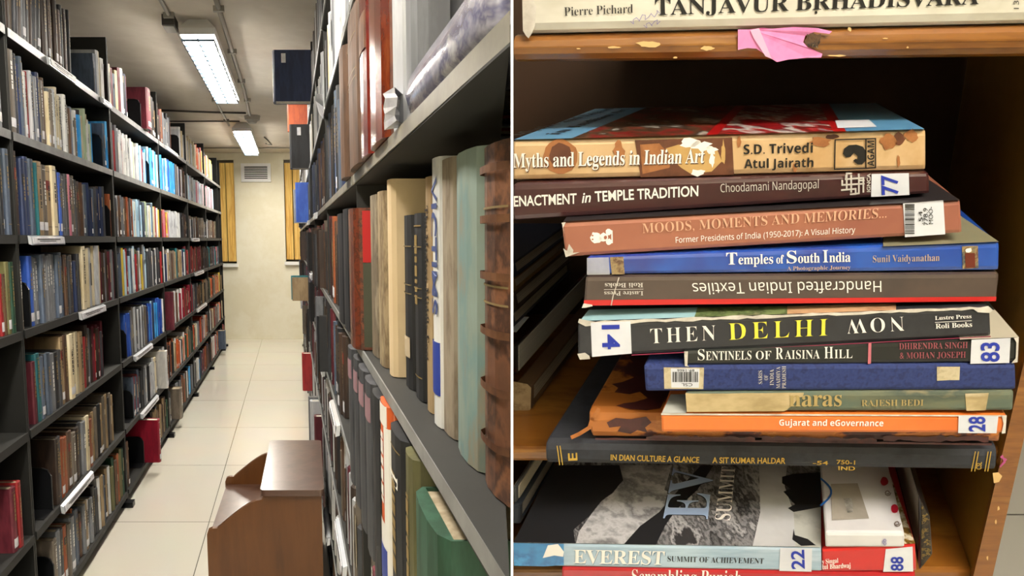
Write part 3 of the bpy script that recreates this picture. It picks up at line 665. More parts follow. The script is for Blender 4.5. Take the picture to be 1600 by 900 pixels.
# ------------------------------------------------------------ RIGHT: bookcase standing close, leaning towards the viewer
UPW, FWD, XW = Vector((0, ST, CT)), Vector((0, CT, -ST)), Vector((1, 0, 0))
def ray(px, py): return XW*((px-800)/1000) + UPW*((450-py)/1000) + FWD
def camv(x, y, z): return XW*x + UPW*y + FWD*z
DV = camv(.435, .355, 1).normalized(); UV = camv(-.47, 2.2, -1).normalized(); HV = XW
O0 = EYE + ray(1235, 450)*.44
def RP(a, b, c):
    p = O0 + HV*a + UV*b + DV*c; p.x = max(p.x, .0012); return p
def RPn(a, b, c): return O0 + HV*a + UV*b + DV*c
def _solve(cols, rhs):
    M = Matrix((cols[0], cols[1], cols[2])).transposed(); return M.inverted() @ rhs
def ab(px, py, c):
    r = _solve((ray(px, py), -HV, -UV), O0 + DV*c - EYE); return r[1], r[2]
def cb(px, py, b):
    r = _solve((ray(px, py), -HV, -DV), O0 + UV*b - EYE); return r[2]
class Book:
    pass
def surf(B, px, py, eps=.0005):
    a, b = ab(px, py, B.c - eps); return RPn(a, b, B.c - eps)
def topsurf(B, px, py, eps=.0004):
    P0, P1 = RPn(*B.q[0], B.c), RPn(*B.q[1], B.c)
    n = (P1-P0).cross(DV).normalized()
    if n.z < 0: n = -n
    P0 = P0 + n*eps; r = ray(px, py); t = (P0-EYE).dot(n)/r.dot(n); return EYE + r*t
def rcover(F, t, d, h, bt, r):
    out = [(0, d), (0, r), (r*.3, r*.3), (r, 0), (t-r, 0), (t-r*.3, r*.3), (t, r), (t, d)]
    prof = out + [(t-bt, d), (t-bt, r+.003), (bt, r+.003), (bt, d)]
    n = len(prof); N = 6
    hs = [0, .0015, h*.33, h*.66, h-.0015, h]
    vs = []
    for i, H in enumerate(hs):
        e = .0008 if i in (0, N-1) else 0
        vs += [F(min(max(p[0], e), t-e), p[1]+e, H) for p in prof]
    fs = [tuple(range(n))[::-1], tuple(range((N-1)*n, N*n))]
    for k in range(N-1): fs += [(k*n+i, k*n+(i+1) % n, (k+1)*n+(i+1) % n, (k+1)*n+i) for i in range(n)]
    return vs, fs
PGM = stripes('page_edge_stripes', '#d8cfba', '#9a8f7c', 90)
PGD = stripes('page_edge_dark', '#c4bcae', '#8a8274', 90)
def rbook(label, q, c, depth, m, pages=PGM, bt=.0022, r=.0032, cat='book'):
    B = Book(); B.c = c; B.px = q; B.q = [ab(x, y, c) for x, y in q]      # TL TR BR BL
    TL, TR, BR, BL = [Vector((p[0], p[1], 0)) for p in B.q]
    L = ((TR-TL).length+(BR-BL).length)/2; t = ((TL-BL).length+(TR-BR).length)/2
    B.t = t; bt = min(bt, t*.2); r = min(r, t*.3)
    def F(T, D, H):
        s = H/L; v = T/t
        p = (BL*(1-s)+BR*s)*(1-v) + (TL*(1-s)+TR*s)*v
        return RP(p.x, p.y, c + D)
    B.F, B.L, B.depth = F, L, depth
    B.o = obj('book', rcover(F, t, depth, L, bt, r), m)
    g = hexa(F, bt, t-bt, r+.003, depth-.005, .004, L-.004)
    uv = [(0, 0), (1, 0), (1, 0), (0, 0), (0, 1), (1, 1), (1, 1), (0, 1)]
    obj('page_block', g, pages, B.o, uvs=uv)
    tag(B.o, label, cat); return B
def bot_b(B, f=.5):
    return B.q[3][1]*(1-f) + B.q[2][1]*f
def top_b(B, f=.5):
    return B.q[0][1]*(1-f) + B.q[1][1]*f
def under(B, px, py, gap=.0004):      # depth at which a top edge seen at (px, py) touches the underside of B
    a = ab(px, py, B.c)[0]; a0, a1 = B.q[3][0], B.q[2][0]
    f = min(1, max(0, (a-a0)/(a1-a0))); return cb(px, py, bot_b(B, f)-gap)
def over(B, px, py, gap=.0004):
    a = ab(px, py, B.c)[0]; a0, a1 = B.q[0][0], B.q[1][0]
    f = min(1, max(0, (a-a0)/(a1-a0))); return cb(px, py, top_b(B, f)+gap)
def patch(B, name, pts, m, on='spine', eps=.0004, th=.0003):
    f = surf if on == 'spine' else topsurf
    A = [f(B, x, y, eps) for x, y in pts]; Z = [f(B, x, y, eps*.2) for x, y in pts]
    for p in A+Z: p.x = max(p.x, .0012)
    n = len(A)
    return obj(name, (A+Z, [tuple(range(n))] + [(i, (i+1) % n, n+(i+1) % n, n+i) for i in range(n)]), m, B.o)
def text(B, s, style, p0, p1, cap, m, on='spine', p2=None, eps=.0007, name='title_lettering'):
    vs, fs = glyphs(s, style); hv, _ = glyphs('H', style)
    cu = max(v.y for v in hv); x0 = min(v.x for v in vs); x1 = max(v.x for v in vs)
    e = Vector((p1[0]-p0[0], p1[1]-p0[1])); L = e.length
    if p2 is None:
        w = Vector((e.y, -e.x))/L*cap
    else: w = Vector((p2[0]-p0[0], p2[1]-p0[1]))
    f = surf if on == 'spine' else topsurf
    A, X, Y = f(B, *p0, eps), f(B, *p1, eps), f(B, p0[0]+w.x, p0[1]+w.y, eps)
    out = []
    for v in vs:
        p = A + (X-A)*((v.x-x0)/(x1-x0)) + (Y-A)*(v.y/cu); p.x = max(p.x, .0012); out.append(p)
    return obj(name, (out, fs), m, B.o)
def bars(B, x0, y0, x1, y1, n, vertical, m=None, name='barcode_print'):
    """printed bars of a barcode"""
    g = []; random.seed(n); pos = 0; k = []
    while pos < 1: w = random.choice((.012, .02, .03)); k.append((pos, min(1, pos+w))); pos += w+random.choice((.012, .018, .028))
    for a, b in k:
        P = [(x0+(x1-x0)*a, y0), (x0+(x1-x0)*b, y0), (x0+(x1-x0)*b, y1), (x0+(x1-x0)*a, y1)] if vertical else [(x0, y0+(y1-y0)*a), (x1, y0+(y1-y0)*a), (x1, y0+(y1-y0)*b), (x0, y0+(y1-y0)*b)]
        g.append(([surf(B, *p, .0009) for p in P], [(0, 1, 2, 3)]))
    return obj(name, join(*g), m or INKK, B.o)
def jag(x0, y0, x1, y1, amp, n, seed=1):
    r = random.Random(seed); return [(x0+(x1-x0)*i/n+r.uniform(-amp, amp)*.4, y0+(y1-y0)*i/n+r.uniform(-amp, amp)) for i in range(n+1)]
def blob(cx, cy, rx, ry, n=14, rough=.25, seed=1):
    r = random.Random(seed); return [(cx+rx*(1+r.uniform(-rough, rough))*math.cos(2*math.pi*k/n), cy+ry*(1+r.uniform(-rough, rough))*math.sin(2*math.pi*k/n)) for k in range(n)]

CW = .002
JW = mat('frayed_white', '#dedad0', .7, '#b8b2a6', 60)
LAB = mat('label_paper', '#dfe3ea', .45, '#cfd3dc', 20)
# ---- main stack, top to bottom
m_myth = mat('myths_jacket', '#cba87a', .28, ('#d0b084', '#c09a68', '#ccaa7c', '#a87848'), 16, lo=.35, hi=.85, coat=.5)
B1 = rbook('thick beige art book with a painted cover, topmost of the wooden bookcase stack', [(801, 219), (1446, 202), (1446, 267), (801, 283)], 0, .27, m_myth, r=.004)
m_enact = mat('dark_maroon_jacket', '#3c1a1c', .3, ('#431f20', '#35171a'), 14, coat=.5)
q = [(801, 287), (1451, 270), (1452, 303), (801, 346)]
B2 = rbook('dark maroon book lettered in white, lying under the topmost beige art book', q, under(B1, 1120, 279), .26, m_enact)
B3 = rbook('salmon-pink book with a barcode label, third of the stack', [(877, 347), (1500, 313), (1503, 365), (884, 403)], under(B2, 1165, 329), .25, mat('salmon_jacket', '#9c604c', .35, ('#a66a52', '#945a4a'), 5, coat=.4))
B4 = rbook('royal blue book wrapped in plastic, fourth of the stack', [(917, 402), (1561, 378), (1560, 424), (917, 430)], under(B3, 1190, 387), .27, mat('blue_jacket', '#2546a0', .2, ('#2a3f92', '#2458b8', '#1f4aa8'), 5, coat=1))
B5 = rbook('brown-grey book with a red stripe and upside-down title, fifth of the stack', [(915, 432), (1561, 427), (1556, 471), (912, 478)], under(B4, 1238, 429), .26, mat('taupe_jacket', '#4a3d36', .3, ('#53453d', '#443a36'), 8, coat=.7))
B6 = rbook('black book with white and yellow title and label 14, sixth of the stack', [(903, 504), (1546, 480), (1548, 526), (903, 560)], under(B5, 1235, 480), .25, mat('black_jacket', '#26272b', .4, ('#2c2e33', '#1f2024'), 20, coat=.3))
B7 = rbook('black book with pink author names and label 83, seventh of the stack', [(1069, 548), (1592, 527), (1590, 567), (1071, 572)], under(B6, 1330, 540), .26, mat('black_jacket_green', '#171a18', .4, ('#1c201d', '#131514'), 18, coat=.3))
B8 = rbook('navy cloth book with a barcode sticker, eighth of the stack', [(1006, 571), (1586, 569), (1587, 610), (1009, 613)], under(B7, 1330, 571), .25, mat('navy_cloth', '#27356a', .75, ('#2b3a72', '#222e5e'), 260, detail=1, bump=.3))
B9 = rbook('worn tan and grey-green book with torn jacket, ninth of the stack', [(1071, 614), (1584, 611), (1582, 643), (1073, 644)], under(B8, 1330, 613), .24, mat('worn_green_jacket', '#55604f', .6, ('#5c6a5c', '#6a6f58', '#4c574c', '#a4956c'), 30, lo=.3, hi=.8, stretch=(.4, 1, 1)))
B10 = rbook('orange book with white title and label 28, tenth of the stack', [(1033, 646), (1573, 649), (1571, 678), (1034, 677)], under(B9, 1320, 644.5), .25, mat('orange_jacket', '#e0752e', .35, ('#e67c34', '#d96f2a'), 6, coat=.3))
c11 = under(B10, 1100, 644)
B11 = rbook('thick mottled orange and maroon leather book, second from the bottom of the stack', [(919, 643), (1562, 645), (1562, 696), (925, 687)], c11, .26, mat('mottled_leather', '#b06a2a', .5, ('#c07a34', '#ac641f', '#5a2a22', '#3e1c1a'), 15, lo=.43, hi=.54, stretch=(1, 1, 1.6), coat=.3, bump=.3), r=.009)
B12 = rbook('black cloth book with gold lettering at the bottom of the stack on the shelf', [(852, 691), (1558, 701), (1555, 738), (854, 727)], under(B11, 1240, 691.5+.8), .28, mat('black_cloth', '#2a2c32', .7, ('#30333a', '#24262c'), 40), r=.008)
# ---- lettering and marks
wht = mat('white_lettering', '#f2efe8', .4); cream = mat('cream_lettering', '#e6cfa8', .4); yel = mat('yellow_lettering', '#e8e04a', .4)
gold = mat('gold_lettering', '#c8a444', .35, metal=.4); pnk = mat('pink_lettering', '#c8707c', .45); gry = mat('grey_lettering', '#c8c4bc', .5)
BRN = mat('brown_print', '#5a3220', .35, ('#6a3f2a', '#46261a'), 30, coat=.4); BR2 = mat('light_brown_print', '#9a6238', .35, ('#a86e40', '#8a5630'), 40, coat=.4)
TANP = mat('tan_print', '#c8a468', .35, '#b48c50', 30)
patch(B1, 'printed_panel', [(992, 219), (1144, 215), (1147, 273), (1001, 277)], BRN)
patch(B1, 'printed_shape', [(1040, 232), (1060, 226), (1090, 226), (1120, 232), (1128, 252), (1112, 268), (1080, 272), (1064, 262), (1052, 250)], TANP, eps=.0005)
patch(B1, 'printed_shape', [(1000, 226), (1030, 224), (1050, 246), (1046, 262), (1004, 272)], BR2, eps=.0005)
for i, (x, y, rx, ry) in enumerate([(1078, 224, 14, 7), (1096, 228, 15, 8), (1112, 234, 8, 7), (1113, 250, 4, 10), (1090, 270, 12, 5), (1130, 238, 3, 16)]): patch(B1, 'white_ornament', blob(x, y, rx, ry, 12, .4, i), wht if i < 5 else TANP, eps=.0006)
patch(B1, 'printed_medallion', blob(876, 245, 27, 27, 22, .05, 3), BR2); patch(B1, 'printed_medallion', blob(876, 243, 17, 20, 18, .08, 4), BRN, eps=.0005)
for i, (x, y, rx, ry, mm) in enumerate([(967, 236, 8, 17, BR2), (1282, 222, 15, 8, BR2), (1300, 214, 9, 4, BRN), (1387, 222, 12, 13, BR2), (1405, 217, 9, 9, BRN), (1424, 212, 10, 9, BR2), (1155, 222, 3, 9, BR2), (1242, 262, 3, 8, BR2), (1404, 252, 3, 9, BR2)]): patch(B1, 'printed_blotch', blob(x, y, rx, ry, 14, .3, i+20), mm, eps=.0005)
dk = mat('title_shadow', '#5a3c28', .5)
text(B1, 'Myths and Legends in Indian Art', 'serifbold', (803, 263.6), (1101, 256), 22, dk, eps=.0007, name='title_shadow')
text(B1, 'Myths and Legends in Indian Art', 'serifbold', (802, 262), (1100, 254.5), 22, wht, eps=.0011)
text(B1, 'S.D. Trivedi', 'arialbold', (1162, 241), (1270, 238.5), 15, INKK); text(B1, 'Atul Jairath', 'arialbold', (1163, 263), (1271, 261), 14, INKK)
def frame(B, pts, w, name='logo_frame', m=INKK):
    g = []
    for i in range(len(pts)):
        (x0, y0), (x1, y1) = pts[i], pts[(i+1) % len(pts)]
        l = math.hypot(x1-x0, y1-y0); nx, ny = (y0-y1)/l*w/2, (x1-x0)/l*w/2; ex, ey = (x1-x0)/l*w/2, (y1-y0)/l*w/2
        g.append(([surf(B, *p, .0009) for p in [(x0+nx-ex, y0+ny-ey), (x1+nx+ex, y1+ny+ey), (x1-nx+ex, y1-ny+ey), (x0-nx-ex, y0-ny-ey)]], [(0, 1, 2, 3)]))
    return obj(name, join(*g), m, B.o)
frame(B1, [(1305, 218.5), (1353, 217), (1353, 263), (1304, 264.5)], 2); frame(B1, [(1353, 217), (1368, 216.5), (1368, 262), (1353, 263)], 2)
patch(B1, 'logo_figure', [(1317, 240), (1319, 232), (1326, 227), (1338, 226), (1348, 229), (1353, 236), (1353, 251), (1347, 257), (1340, 257), (1333, 251), (1337, 248), (1341, 250), (1340, 244), (1334, 239), (1329, 245), (1322, 246)], INKK, eps=.0008)
text(B1, 'AGAM', 'arialbold', (1366, 259.5), (1366, 220), 10.5, INKK, name='publisher_lettering')
# cover of the topmost book, seen from the front
sky = mat('cover_sky_blue', '#6fb0de', .3, ('#7abae6', '#64a4d4'), 4, coat=.5); red = mat('cover_stripe_red', '#c01a1c', .3, coat=.5)
pic = mat('cover_painting', '#4a3226', .35, ('#33231a', '#5a3a26', '#8c1c1e', '#6a4a34', '#3c2a20', '#c8c0b4', '#7a2422', '#4c5236'), 26, lo=.3, hi=.72, stretch=(1, .35, 1), coat=.5, detail=3)
pic2 = mat('cover_painting_red', '#a01a1e', .35, ('#a41a20', '#7a1418', '#d8d4d0', '#b02226', '#5a2a22', '#c41e20', '#9a9aa0'), 30, lo=.32, hi=.7, stretch=(1, .35, 1), coat=.5, detail=3)
patch(B1, 'cover_blue_panel', [(802, 218), (893, 216), (1010, 168), (930, 170)], sky, 'top'); patch(B1, 'cover_picture', [(893, 216), (1103, 210.5), (1150, 165), (1010, 168)], pic, 'top')
patch(B1, 'cover_red_stripe', [(1103, 210.5), (1121, 210), (1165, 165), (1150, 165)], red, 'top'); patch(B1, 'cover_picture', [(1121, 210), (1302, 205.5), (1280, 162), (1165, 165)], pic2, 'top')
patch(B1, 'cover_red_stripe', [(1302, 205.5), (1322, 205), (1295, 162), (1280, 162)], red, 'top'); patch(B1, 'cover_blue_panel', [(1322, 205), (1445, 201.5), (1368, 161), (1295, 162)], sky, 'top')
patch(B1, 'cover_sticker', [(1309, 200), (1370, 198), (1358, 187), (1305, 188)], LAB, 'top', eps=.0008)
text(B1, 'Myths and Legends', 'serif', (812, 212), (965, 168), 8, INKK, 'top', p2=(790, 212), eps=.0008, name='cover_lettering')
text(B1, 'in Indian Art', 'serif', (872, 210), (985, 170), 8, INKK, 'top', p2=(850, 210), eps=.0008, name='cover_lettering')
# book 2
text(B2, 'ENACTMENT', 'sansbold', (803, 322.5), (901, 318), 16, wht); text(B2, 'in', 'italic', (909, 317), (924, 315.5), 16, wht); text(B2, 'TEMPLE TRADITION', 'sansbold', (930, 315), (1091, 306), 16, wht)
text(B2, 'Choodamani Nandagopal', 'arial', (1126, 300.5), (1279, 294), 13, gry, name='author_lettering')
def ribbon(B, pts, w, m, name, on='spine', eps=.0009):
    f = surf if on == 'spine' else topsurf; g = []
    for (x0, y0), (x1, y1) in zip(pts[:-1], pts[1:]):
        l = math.hypot(x1-x0, y1-y0) or 1; nx, ny = (y0-y1)/l*w/2, (x1-x0)/l*w/2; ex, ey = (x1-x0)/l*w*.35, (y1-y0)/l*w*.35
        g.append(([f(B, *p, eps) for p in [(x0+nx-ex, y0+ny-ey), (x1+nx+ex, y1+ny+ey), (x1-nx+ex, y1-ny+ey), (x0-nx-ex, y0-ny-ey)]], [(0, 1, 2, 3)]))
    return g if name is None else obj(name, join(*g), m, B.o)
# interlaced key-pattern emblem of the publisher
lg = []
for P in [[(1316, 282), (1316, 289), (1350, 287)], [(1349, 300), (1349, 278), (1321, 280)], [(1315, 297), (1337, 295), (1337, 303), (1329, 303.5)], [(1322, 274), (1322, 280)], [(1323, 296), (1323, 271), (1330, 271)], [(1342, 272), (1342, 302), (1334, 303)], [(1330, 274), (1330, 300)], [(1350, 282), (1344, 282)]]:
    lg += ribbon(B2, P, 2.6, wht, None)
obj('emblem', join(*lg), gry, B2.o)
text(B2, 'IGNCA', 'sansbold', (1360, 300), (1360, 271), 5.5, gry, name='publisher_lettering')
o = patch(B2, 'number_label', [(1362, 272), (1420, 270.5), (1421, 304.6), (1361, 307.8)], LAB, eps=.0006)
text(B2, '77', 'marker', (1403, 304), (1402, 273), 25, INKB, eps=.001, name='number_lettering')
# book 3
salm = mat('pale_salmon_lettering', '#e0b294', .3, metal=.2)
text(B3, 'MOODS, MOMENTS AND MEMORIES...', 'serif', (1004, 364.5), (1385, 340), 15, salm); text(B3, 'Former Presidents of India (1950-2017): A Visual History', 'arial', (1056, 379.5), (1336, 363.5), 9, wht, name='subtitle_lettering')
for i, P in enumerate([blob(931, 371, 9, 9, 14, .2, 5), blob(943, 371, 8, 7, 12, .15, 8), blob(951, 362.5, 5, 5, 10, .15, 6), blob(951, 378, 5, 5, 10, .15, 7), [(955, 360), (957, 360), (957.5, 380), (955.5, 380)]]): patch(B3, 'emblem', P, wht)
for P in (blob(946, 371, 2.5, 3, 8, .1, 2), blob(926, 368, 1.5, 1.5, 6, .1, 2), blob(926, 374, 1.5, 1.5, 6, .1, 2)): patch(B3, 'emblem_gap', P, mat('salmon_jacket', ''), eps=.0007)
patch(B3, 'barcode_label', [(1411, 317.5), (1474, 313), (1477, 366), (1414, 370.6)], LAB, eps=.0005); bars(B3, 1414, 319, 1429, 366, 5, False)
for s, x, y0, y1, cp in (('.54', 1442, 350, 330, 6), ('778.9', 1450, 352, 325, 6.5), ('MOO-', 1458, 350, 323, 6.5)): text(B3, s, 'sans', (x, y0), (x-.6, y1), cp, INKK, name='shelf_mark', eps=.0009)
patch(B3, 'torn_corner', [(884, 402), (880, 388), (886, 392), (889, 381), (896, 391), (895, 395), (906, 394), (892, 399)], JW, eps=.0006); patch(B3, 'torn_corner', [(877.5, 348), (884, 347), (880, 356), (882, 366)], JW, eps=.0006)
patch(B3, 'dark_cover', [(880, 346), (1500, 312.5), (1420, 260), (930, 280)], mat('dark_cover_board', '#2a2628', .4), 'top')
# book 4
patch(B4, 'pale_cover', [(1380, 385), (1561, 377.5), (1490, 330), (1380, 335)], mat('pale_yellowed_cover', '#8c8a6c', .3, '#a09c80', 8, coat=.8), 'top')
for w_, x0, x1, cp in (('T', 1135, 1152, 18.5), ('emples', 1154, 1208, 15), ('of', 1213, 1225, 13), ('S', 1229.5, 1245, 19), ('outh', 1247, 1281, 15), ('I', 1286, 1294, 19), ('ndia', 1296, 1329, 15)):
    text(B4, w_, 'serifbold', (x0, 413.5-(x0-1135)*.0235), (x1, 413.5-(x1-1135)*.0235), cp, wht); text(B4, 'Sunil Vaidyanathan', 'serif', (1364, 410), (1468, 407.5), 10.5, cream, name='author_lettering'); text(B4, 'A Photographic Journey', 'serif', (1230, 422.5), (1329, 420.5), 6, cream, name='subtitle_lettering')
patch(B4, 'printed_picture', [(1503, 385), (1528, 384), (1529, 419), (1504, 420)], mat('temple_print', '#8a6a4a', .3, ('#3c4a52', '#a08a60', '#5a3a2a', '#c8b48a'), 60, coat=.6)); patch(B4, 'printed_picture', [(1508, 396), (1523, 395), (1524, 418), (1509, 418.5)], mat('temple_door', '#6a2e1e', .3), eps=.0007)
patch(B4, 'printed_picture', blob(1514, 391, 5, 4, 8, .3, 4), wht, eps=.0009); patch(B4, 'printed_picture', [(953, 402), (974, 401), (976, 428.5), (956, 429)], mat('temple_print', ''))
clear = mat('plastic_film', '#c8ccd0', .15, coat=1, alpha=.45, col2='#e6e8ea', scale=30, bump=.5)
patch(B4, 'plastic_film', [(917, 403), (951, 402), (953, 429), (917, 429.5)], clear, eps=.0006)
# book 5
rs = mat('red_band', '#c8201e', .35, coat=.5)
patch(B5, 'red_band', [(912.5, 469), (1557, 463.5), (1556, 470.6), (912, 477.6)], rs)
text(B5, 'Handcrafted Indian Textiles', 'arial', (1377, 439), (1081, 442.5), 17, wht); text(B5, 'Lustre Press', 'serifbold', (1005, 455), (944, 455.5), 6.5, gry, name='publisher_lettering'); text(B5, 'Roli Books', 'serifbold', (1005, 442), (945, 442.5), 7, gry, name='publisher_lettering')
ribbon(B5, [(944, 452.5), (1005, 451.8)], .8, gry, 'rule_line'); ribbon(B5, [(967, 434), (962, 450), (958, 462), (955, 477)], 1.6, JW, 'jacket_tear')
patch(B5, 'torn_corner', [(912, 474), (925, 476), (926, 478.5), (914, 481), (909, 481)], JW, eps=.0008)
# book 6
text(B6, 'THEN', 'serifwide', (1017, 537), (1118, 531.5), 23, wht); text(B6, 'DELHI', 'serifwide', (1139, 531.5), (1293, 524.5), 26, yel); text(B6, 'NOW', 'serifwide', (1412, 494.5), (1322, 499.5), 22, wht)
text(B6, 'Lustre Press', 'serifbold', (1461, 500), (1518, 497), 6, wht, name='publisher_lettering'); text(B6, 'Roli Books', 'serifbold', (1462, 513.5), (1519, 510.5), 7.5, wht, name='publisher_lettering'); ribbon(B6, [(1461, 503.8), (1518, 501)], .8, wht, 'rule_line')
patch(B6, 'number_label', [(923, 504.5), (985, 502), (987, 552.4), (925, 557.7)], LAB, eps=.0006); text(B6, '14', 'marker', (941, 508), (942, 546), 27, INKB, eps=.001, name='number_lettering')
patch(B6, 'worn_edge', [(903, 504), (905, 498)] + jag(930, 502, 1545, 479, 1.2, 40, 2)[::1] + jag(1545, 483, 985, 505, 1.2, 40, 3) + [(940, 507), (915, 510)], JW, eps=.0005)
patch(B6, 'torn_corner', [(1518, 481), (1546, 479.5), (1552, 485), (1546, 489), (1528, 488)], JW, eps=.0012); patch(B6, 'torn_corner', [(902, 553), (914, 551), (921, 556), (922, 561), (906, 562)], JW, eps=.0008)
patch(B6, 'red_edge', [(987, 554), (1548, 525), (1548, 526.3), (987, 555.6)], mat('dark_pink_edge', '#8a2a4a', .5), eps=.0007)
ctop = mat('cover_print_pale', '#9cc4cc', .4, ('#a4ccd4', '#8cb4bc'), 8)
patch(B6, 'cover_pale_sky', [(906, 501.5), (1085, 495.5), (1090, 480), (920, 484)], ctop, 'top'); patch(B6, 'cover_green_print', [(1085, 495.5), (1230, 490.5), (1230, 478), (1090, 480)], mat('cover_green', '#6c7c4a', .5, ('#7c8c5a', '#4c5c34', '#8c8c6a'), 60), 'top')
patch(B6, 'cover_sand_print', [(1230, 490.5), (1400, 484.5), (1400, 474), (1230, 478)], mat('cover_sand', '#c49a74', .5, ('#c8a078', '#a87c5c'), 50), 'top')
# book 7
for w_, x0, x1, cp in (('S', 1090.5, 1101, 17), ('ENTINELS', 1103, 1174, 13.5), ('OF', 1181, 1205, 13), ('R', 1212, 1224, 18), ('AISINA', 1226, 1281, 13.5), ('H', 1288, 1302, 18), ('ILL', 1304, 1332, 13.5)):
    text(B7, w_, 'serif', (x0, 563-(x0-1091)*.0145), (x1, 563-(x1-1091)*.0145), cp, wht); text(B7, 'DHIRENDRA SINGH', 'serif', (1405, 546), (1512, 544), 9.5, pnk, name='author_lettering'); text(B7, '& MOHAN JOSEPH', 'serif', (1406, 560.5), (1509, 559), 9.5, pnk, name='author_lettering')
patch(B7, 'pink_band', [(1357, 536), (1361.5, 535.8), (1361, 568.5), (1356, 568.8)], pnk)
patch(B7, 'number_label', [(1518, 531), (1579, 528), (1577, 567), (1516, 568.5)], LAB, eps=.0006); text(B7, '83', 'marker', (1561, 565.5), (1561, 535), 28, INKB, eps=.001, name='number_lettering')
patch(B7, 'cover_cream', [(1500, 530.5), (1592, 526.8), (1555, 484), (1490, 486)], mat('cover_cream', '#cfc8b4', .4, '#bdb6a2', 5, coat=.4), 'top')
patch(B7, 'worn_edge', [(1584, 527.6), (1592, 527), (1590, 566), (1580, 567.5), (1587, 560), (1588, 535)], JW, eps=.0008); patch(B7, 'worn_edge', [(1069, 549), (1075, 549), (1074, 571), (1077, 573), (1070, 572)], JW, eps=.0008)
# book 8
tanl = mat('aged_label', '#b8ac8a', .6, ('#c8bc9c', '#9c8e6c'), 70)
patch(B8, 'barcode_sticker', [(1037, 574), (1100, 574.5), (1099, 608), (1038, 607.5)], tanl, eps=.0004); patch(B8, 'barcode_sticker_paper', [(1048, 575.5), (1093, 576), (1092, 606), (1049, 605.5)], LAB, eps=.0006)
bars(B8, 1051, 581, 1091, 597, 7, True); text(B8, '89-1466', 'sans', (1085, 577), (1058, 577), 3.6, INKK, name='sticker_lettering', eps=.0009); text(B8, 'CSL', 'sans', (1082, 599), (1065, 599), 4.5, INKK, name='sticker_lettering', eps=.0009)
for s, x, y0, y1 in (('SARIS', 1191, 600, 579), ('OF', 1200, 594, 586), ('INDIA', 1209, 602, 577), ('MADHYA', 1219, 607, 573), ('PRADESH', 1228, 607, 572)): text(B8, s, 'serif', (x, y0), (x, y1), 6, gry)
patch(B8, 'paper_remnant', [(1464, 573), (1500, 573), (1499, 594), (1483, 594), (1464, 595)], tanl)
# book 9
patch(B9, 'torn_jacket_area', [(1071, 614)] + jag(1080, 614.5, 1256, 614, .6, 6, 5) + jag(1254, 618, 1225, 643, 3, 6, 6) + [(1073, 643.6)], mat('bare_board', '#b8a478', .7, ('#c4b084', '#a89468', '#c8bc9c'), 24, stretch=(.5, 1, 1)), eps=.0004)
text(B9, 'naras', 'serifbold', (1233, 635), (1315, 634.5), 25, mat('tan_lettering', '#b09a62', .5), eps=.0008); text(B9, 'RAJESH BEDI', 'serif', (1346, 634.5), (1443, 634), 9.5, mat('tan_lettering', ''), name='author_lettering')
patch(B9, 'worn_end', [(1508, 615), (1545, 614), (1540, 641), (1510, 642)], mat('bare_board', ''), eps=.0005)
# book 10
text(B10, 'Gujarat and eGovernance', 'arialbold', (1217.5, 665), (1380, 666), 9.5, wht); patch(B10, 'number_label', [(1498, 650), (1560, 650.5), (1557, 677), (1497, 676.6)], LAB, eps=.0006)
text(B10, '28', 'marker', (1539, 674.5), (1539, 651), 25, INKB, eps=.001, name='number_lettering')
patch(B10, 'white_edge', [(1033, 645.8), (1573, 648.8), (1573, 651), (1033, 648.5)], JW, eps=.0005); patch(B10, 'cover_white', [(1034, 645.6), (1072, 645.4), (1082, 616), (1048, 616)], mat('cover_white', '#c4c6be', .4, '#b0b2a8', 8), 'top')
patch(B10, 'torn_corner', [(1565, 649), (1573, 649), (1571, 677), (1565, 677.5), (1568, 662)], JW, eps=.0008)
# book 11 leather strap end, book 12 gold
ribbon(B11, [(935, 640), (925, 655), (921, 668), (905, 678), (894, 683)], 6, mat('mottled_leather', ''), 'leather_strip', eps=.003)
mrn = mat('maroon_leather_patch', '#4a201e', .5, ('#4e2220', '#3c1a1a', '#5a2a22'), 30, coat=.3)
patch(B11, 'maroon_stain', [(985, 562), (996, 572), (990, 590), (972, 597), (956, 600), (966, 606), (960, 613), (984, 616), (1000, 612), (1012, 622), (992, 628), (975, 630), (962, 634), (985, 639), (1010, 641), (1032, 638), (1050, 600), (1050, 560)], mrn, 'top')
for P in ([(948, 660), (962, 653), (985, 655), (1010, 651), (1018, 660), (1008, 668), (1012, 676), (996, 672), (985, 678), (965, 674), (970, 666), (952, 668)], jag(1010, 681, 1180, 683, 2, 22, 8)+jag(1180, 689, 1010, 687, 1.5, 22, 9), jag(1190, 682, 1370, 686, 2, 22, 10)+jag(1370, 691, 1190, 690, 2, 22, 11), jag(1380, 681, 1545, 682, 2, 20, 12)+jag(1545, 690, 1380, 688, 2.5, 20, 13), jag(930, 684, 1550, 693, .8, 40, 14)+[(1550, 696), (930, 687)]): patch(B11, 'maroon_stain', P, mrn)
for x0, x1 in ((870.5, 874.5), (875, 879)): ribbon(B12, [(x0, 697), (x1, 726)], 1.6, gold, 'gold_rule')
for x0, x1 in ((1524, 1518), (1529, 1523), (1544, 1539), (1548.5, 1543.5)): ribbon(B12, [(x0, 706), (x1, 736)], 1.6, gold, 'gold_rule')
text(B12, 'E', 'sansbold', (902, 719.5), (901.5, 707.5), 14, gold); text(B12, 'IN DIAN CULTURE A GLANCE', 'sansbold', (954, 719), (1092, 723), 9, gold); text(B12, 'A SIT KUMAR HALDAR', 'sansbold', (1113, 723.5), (1227, 724.5), 9, gold, name='author_lettering')
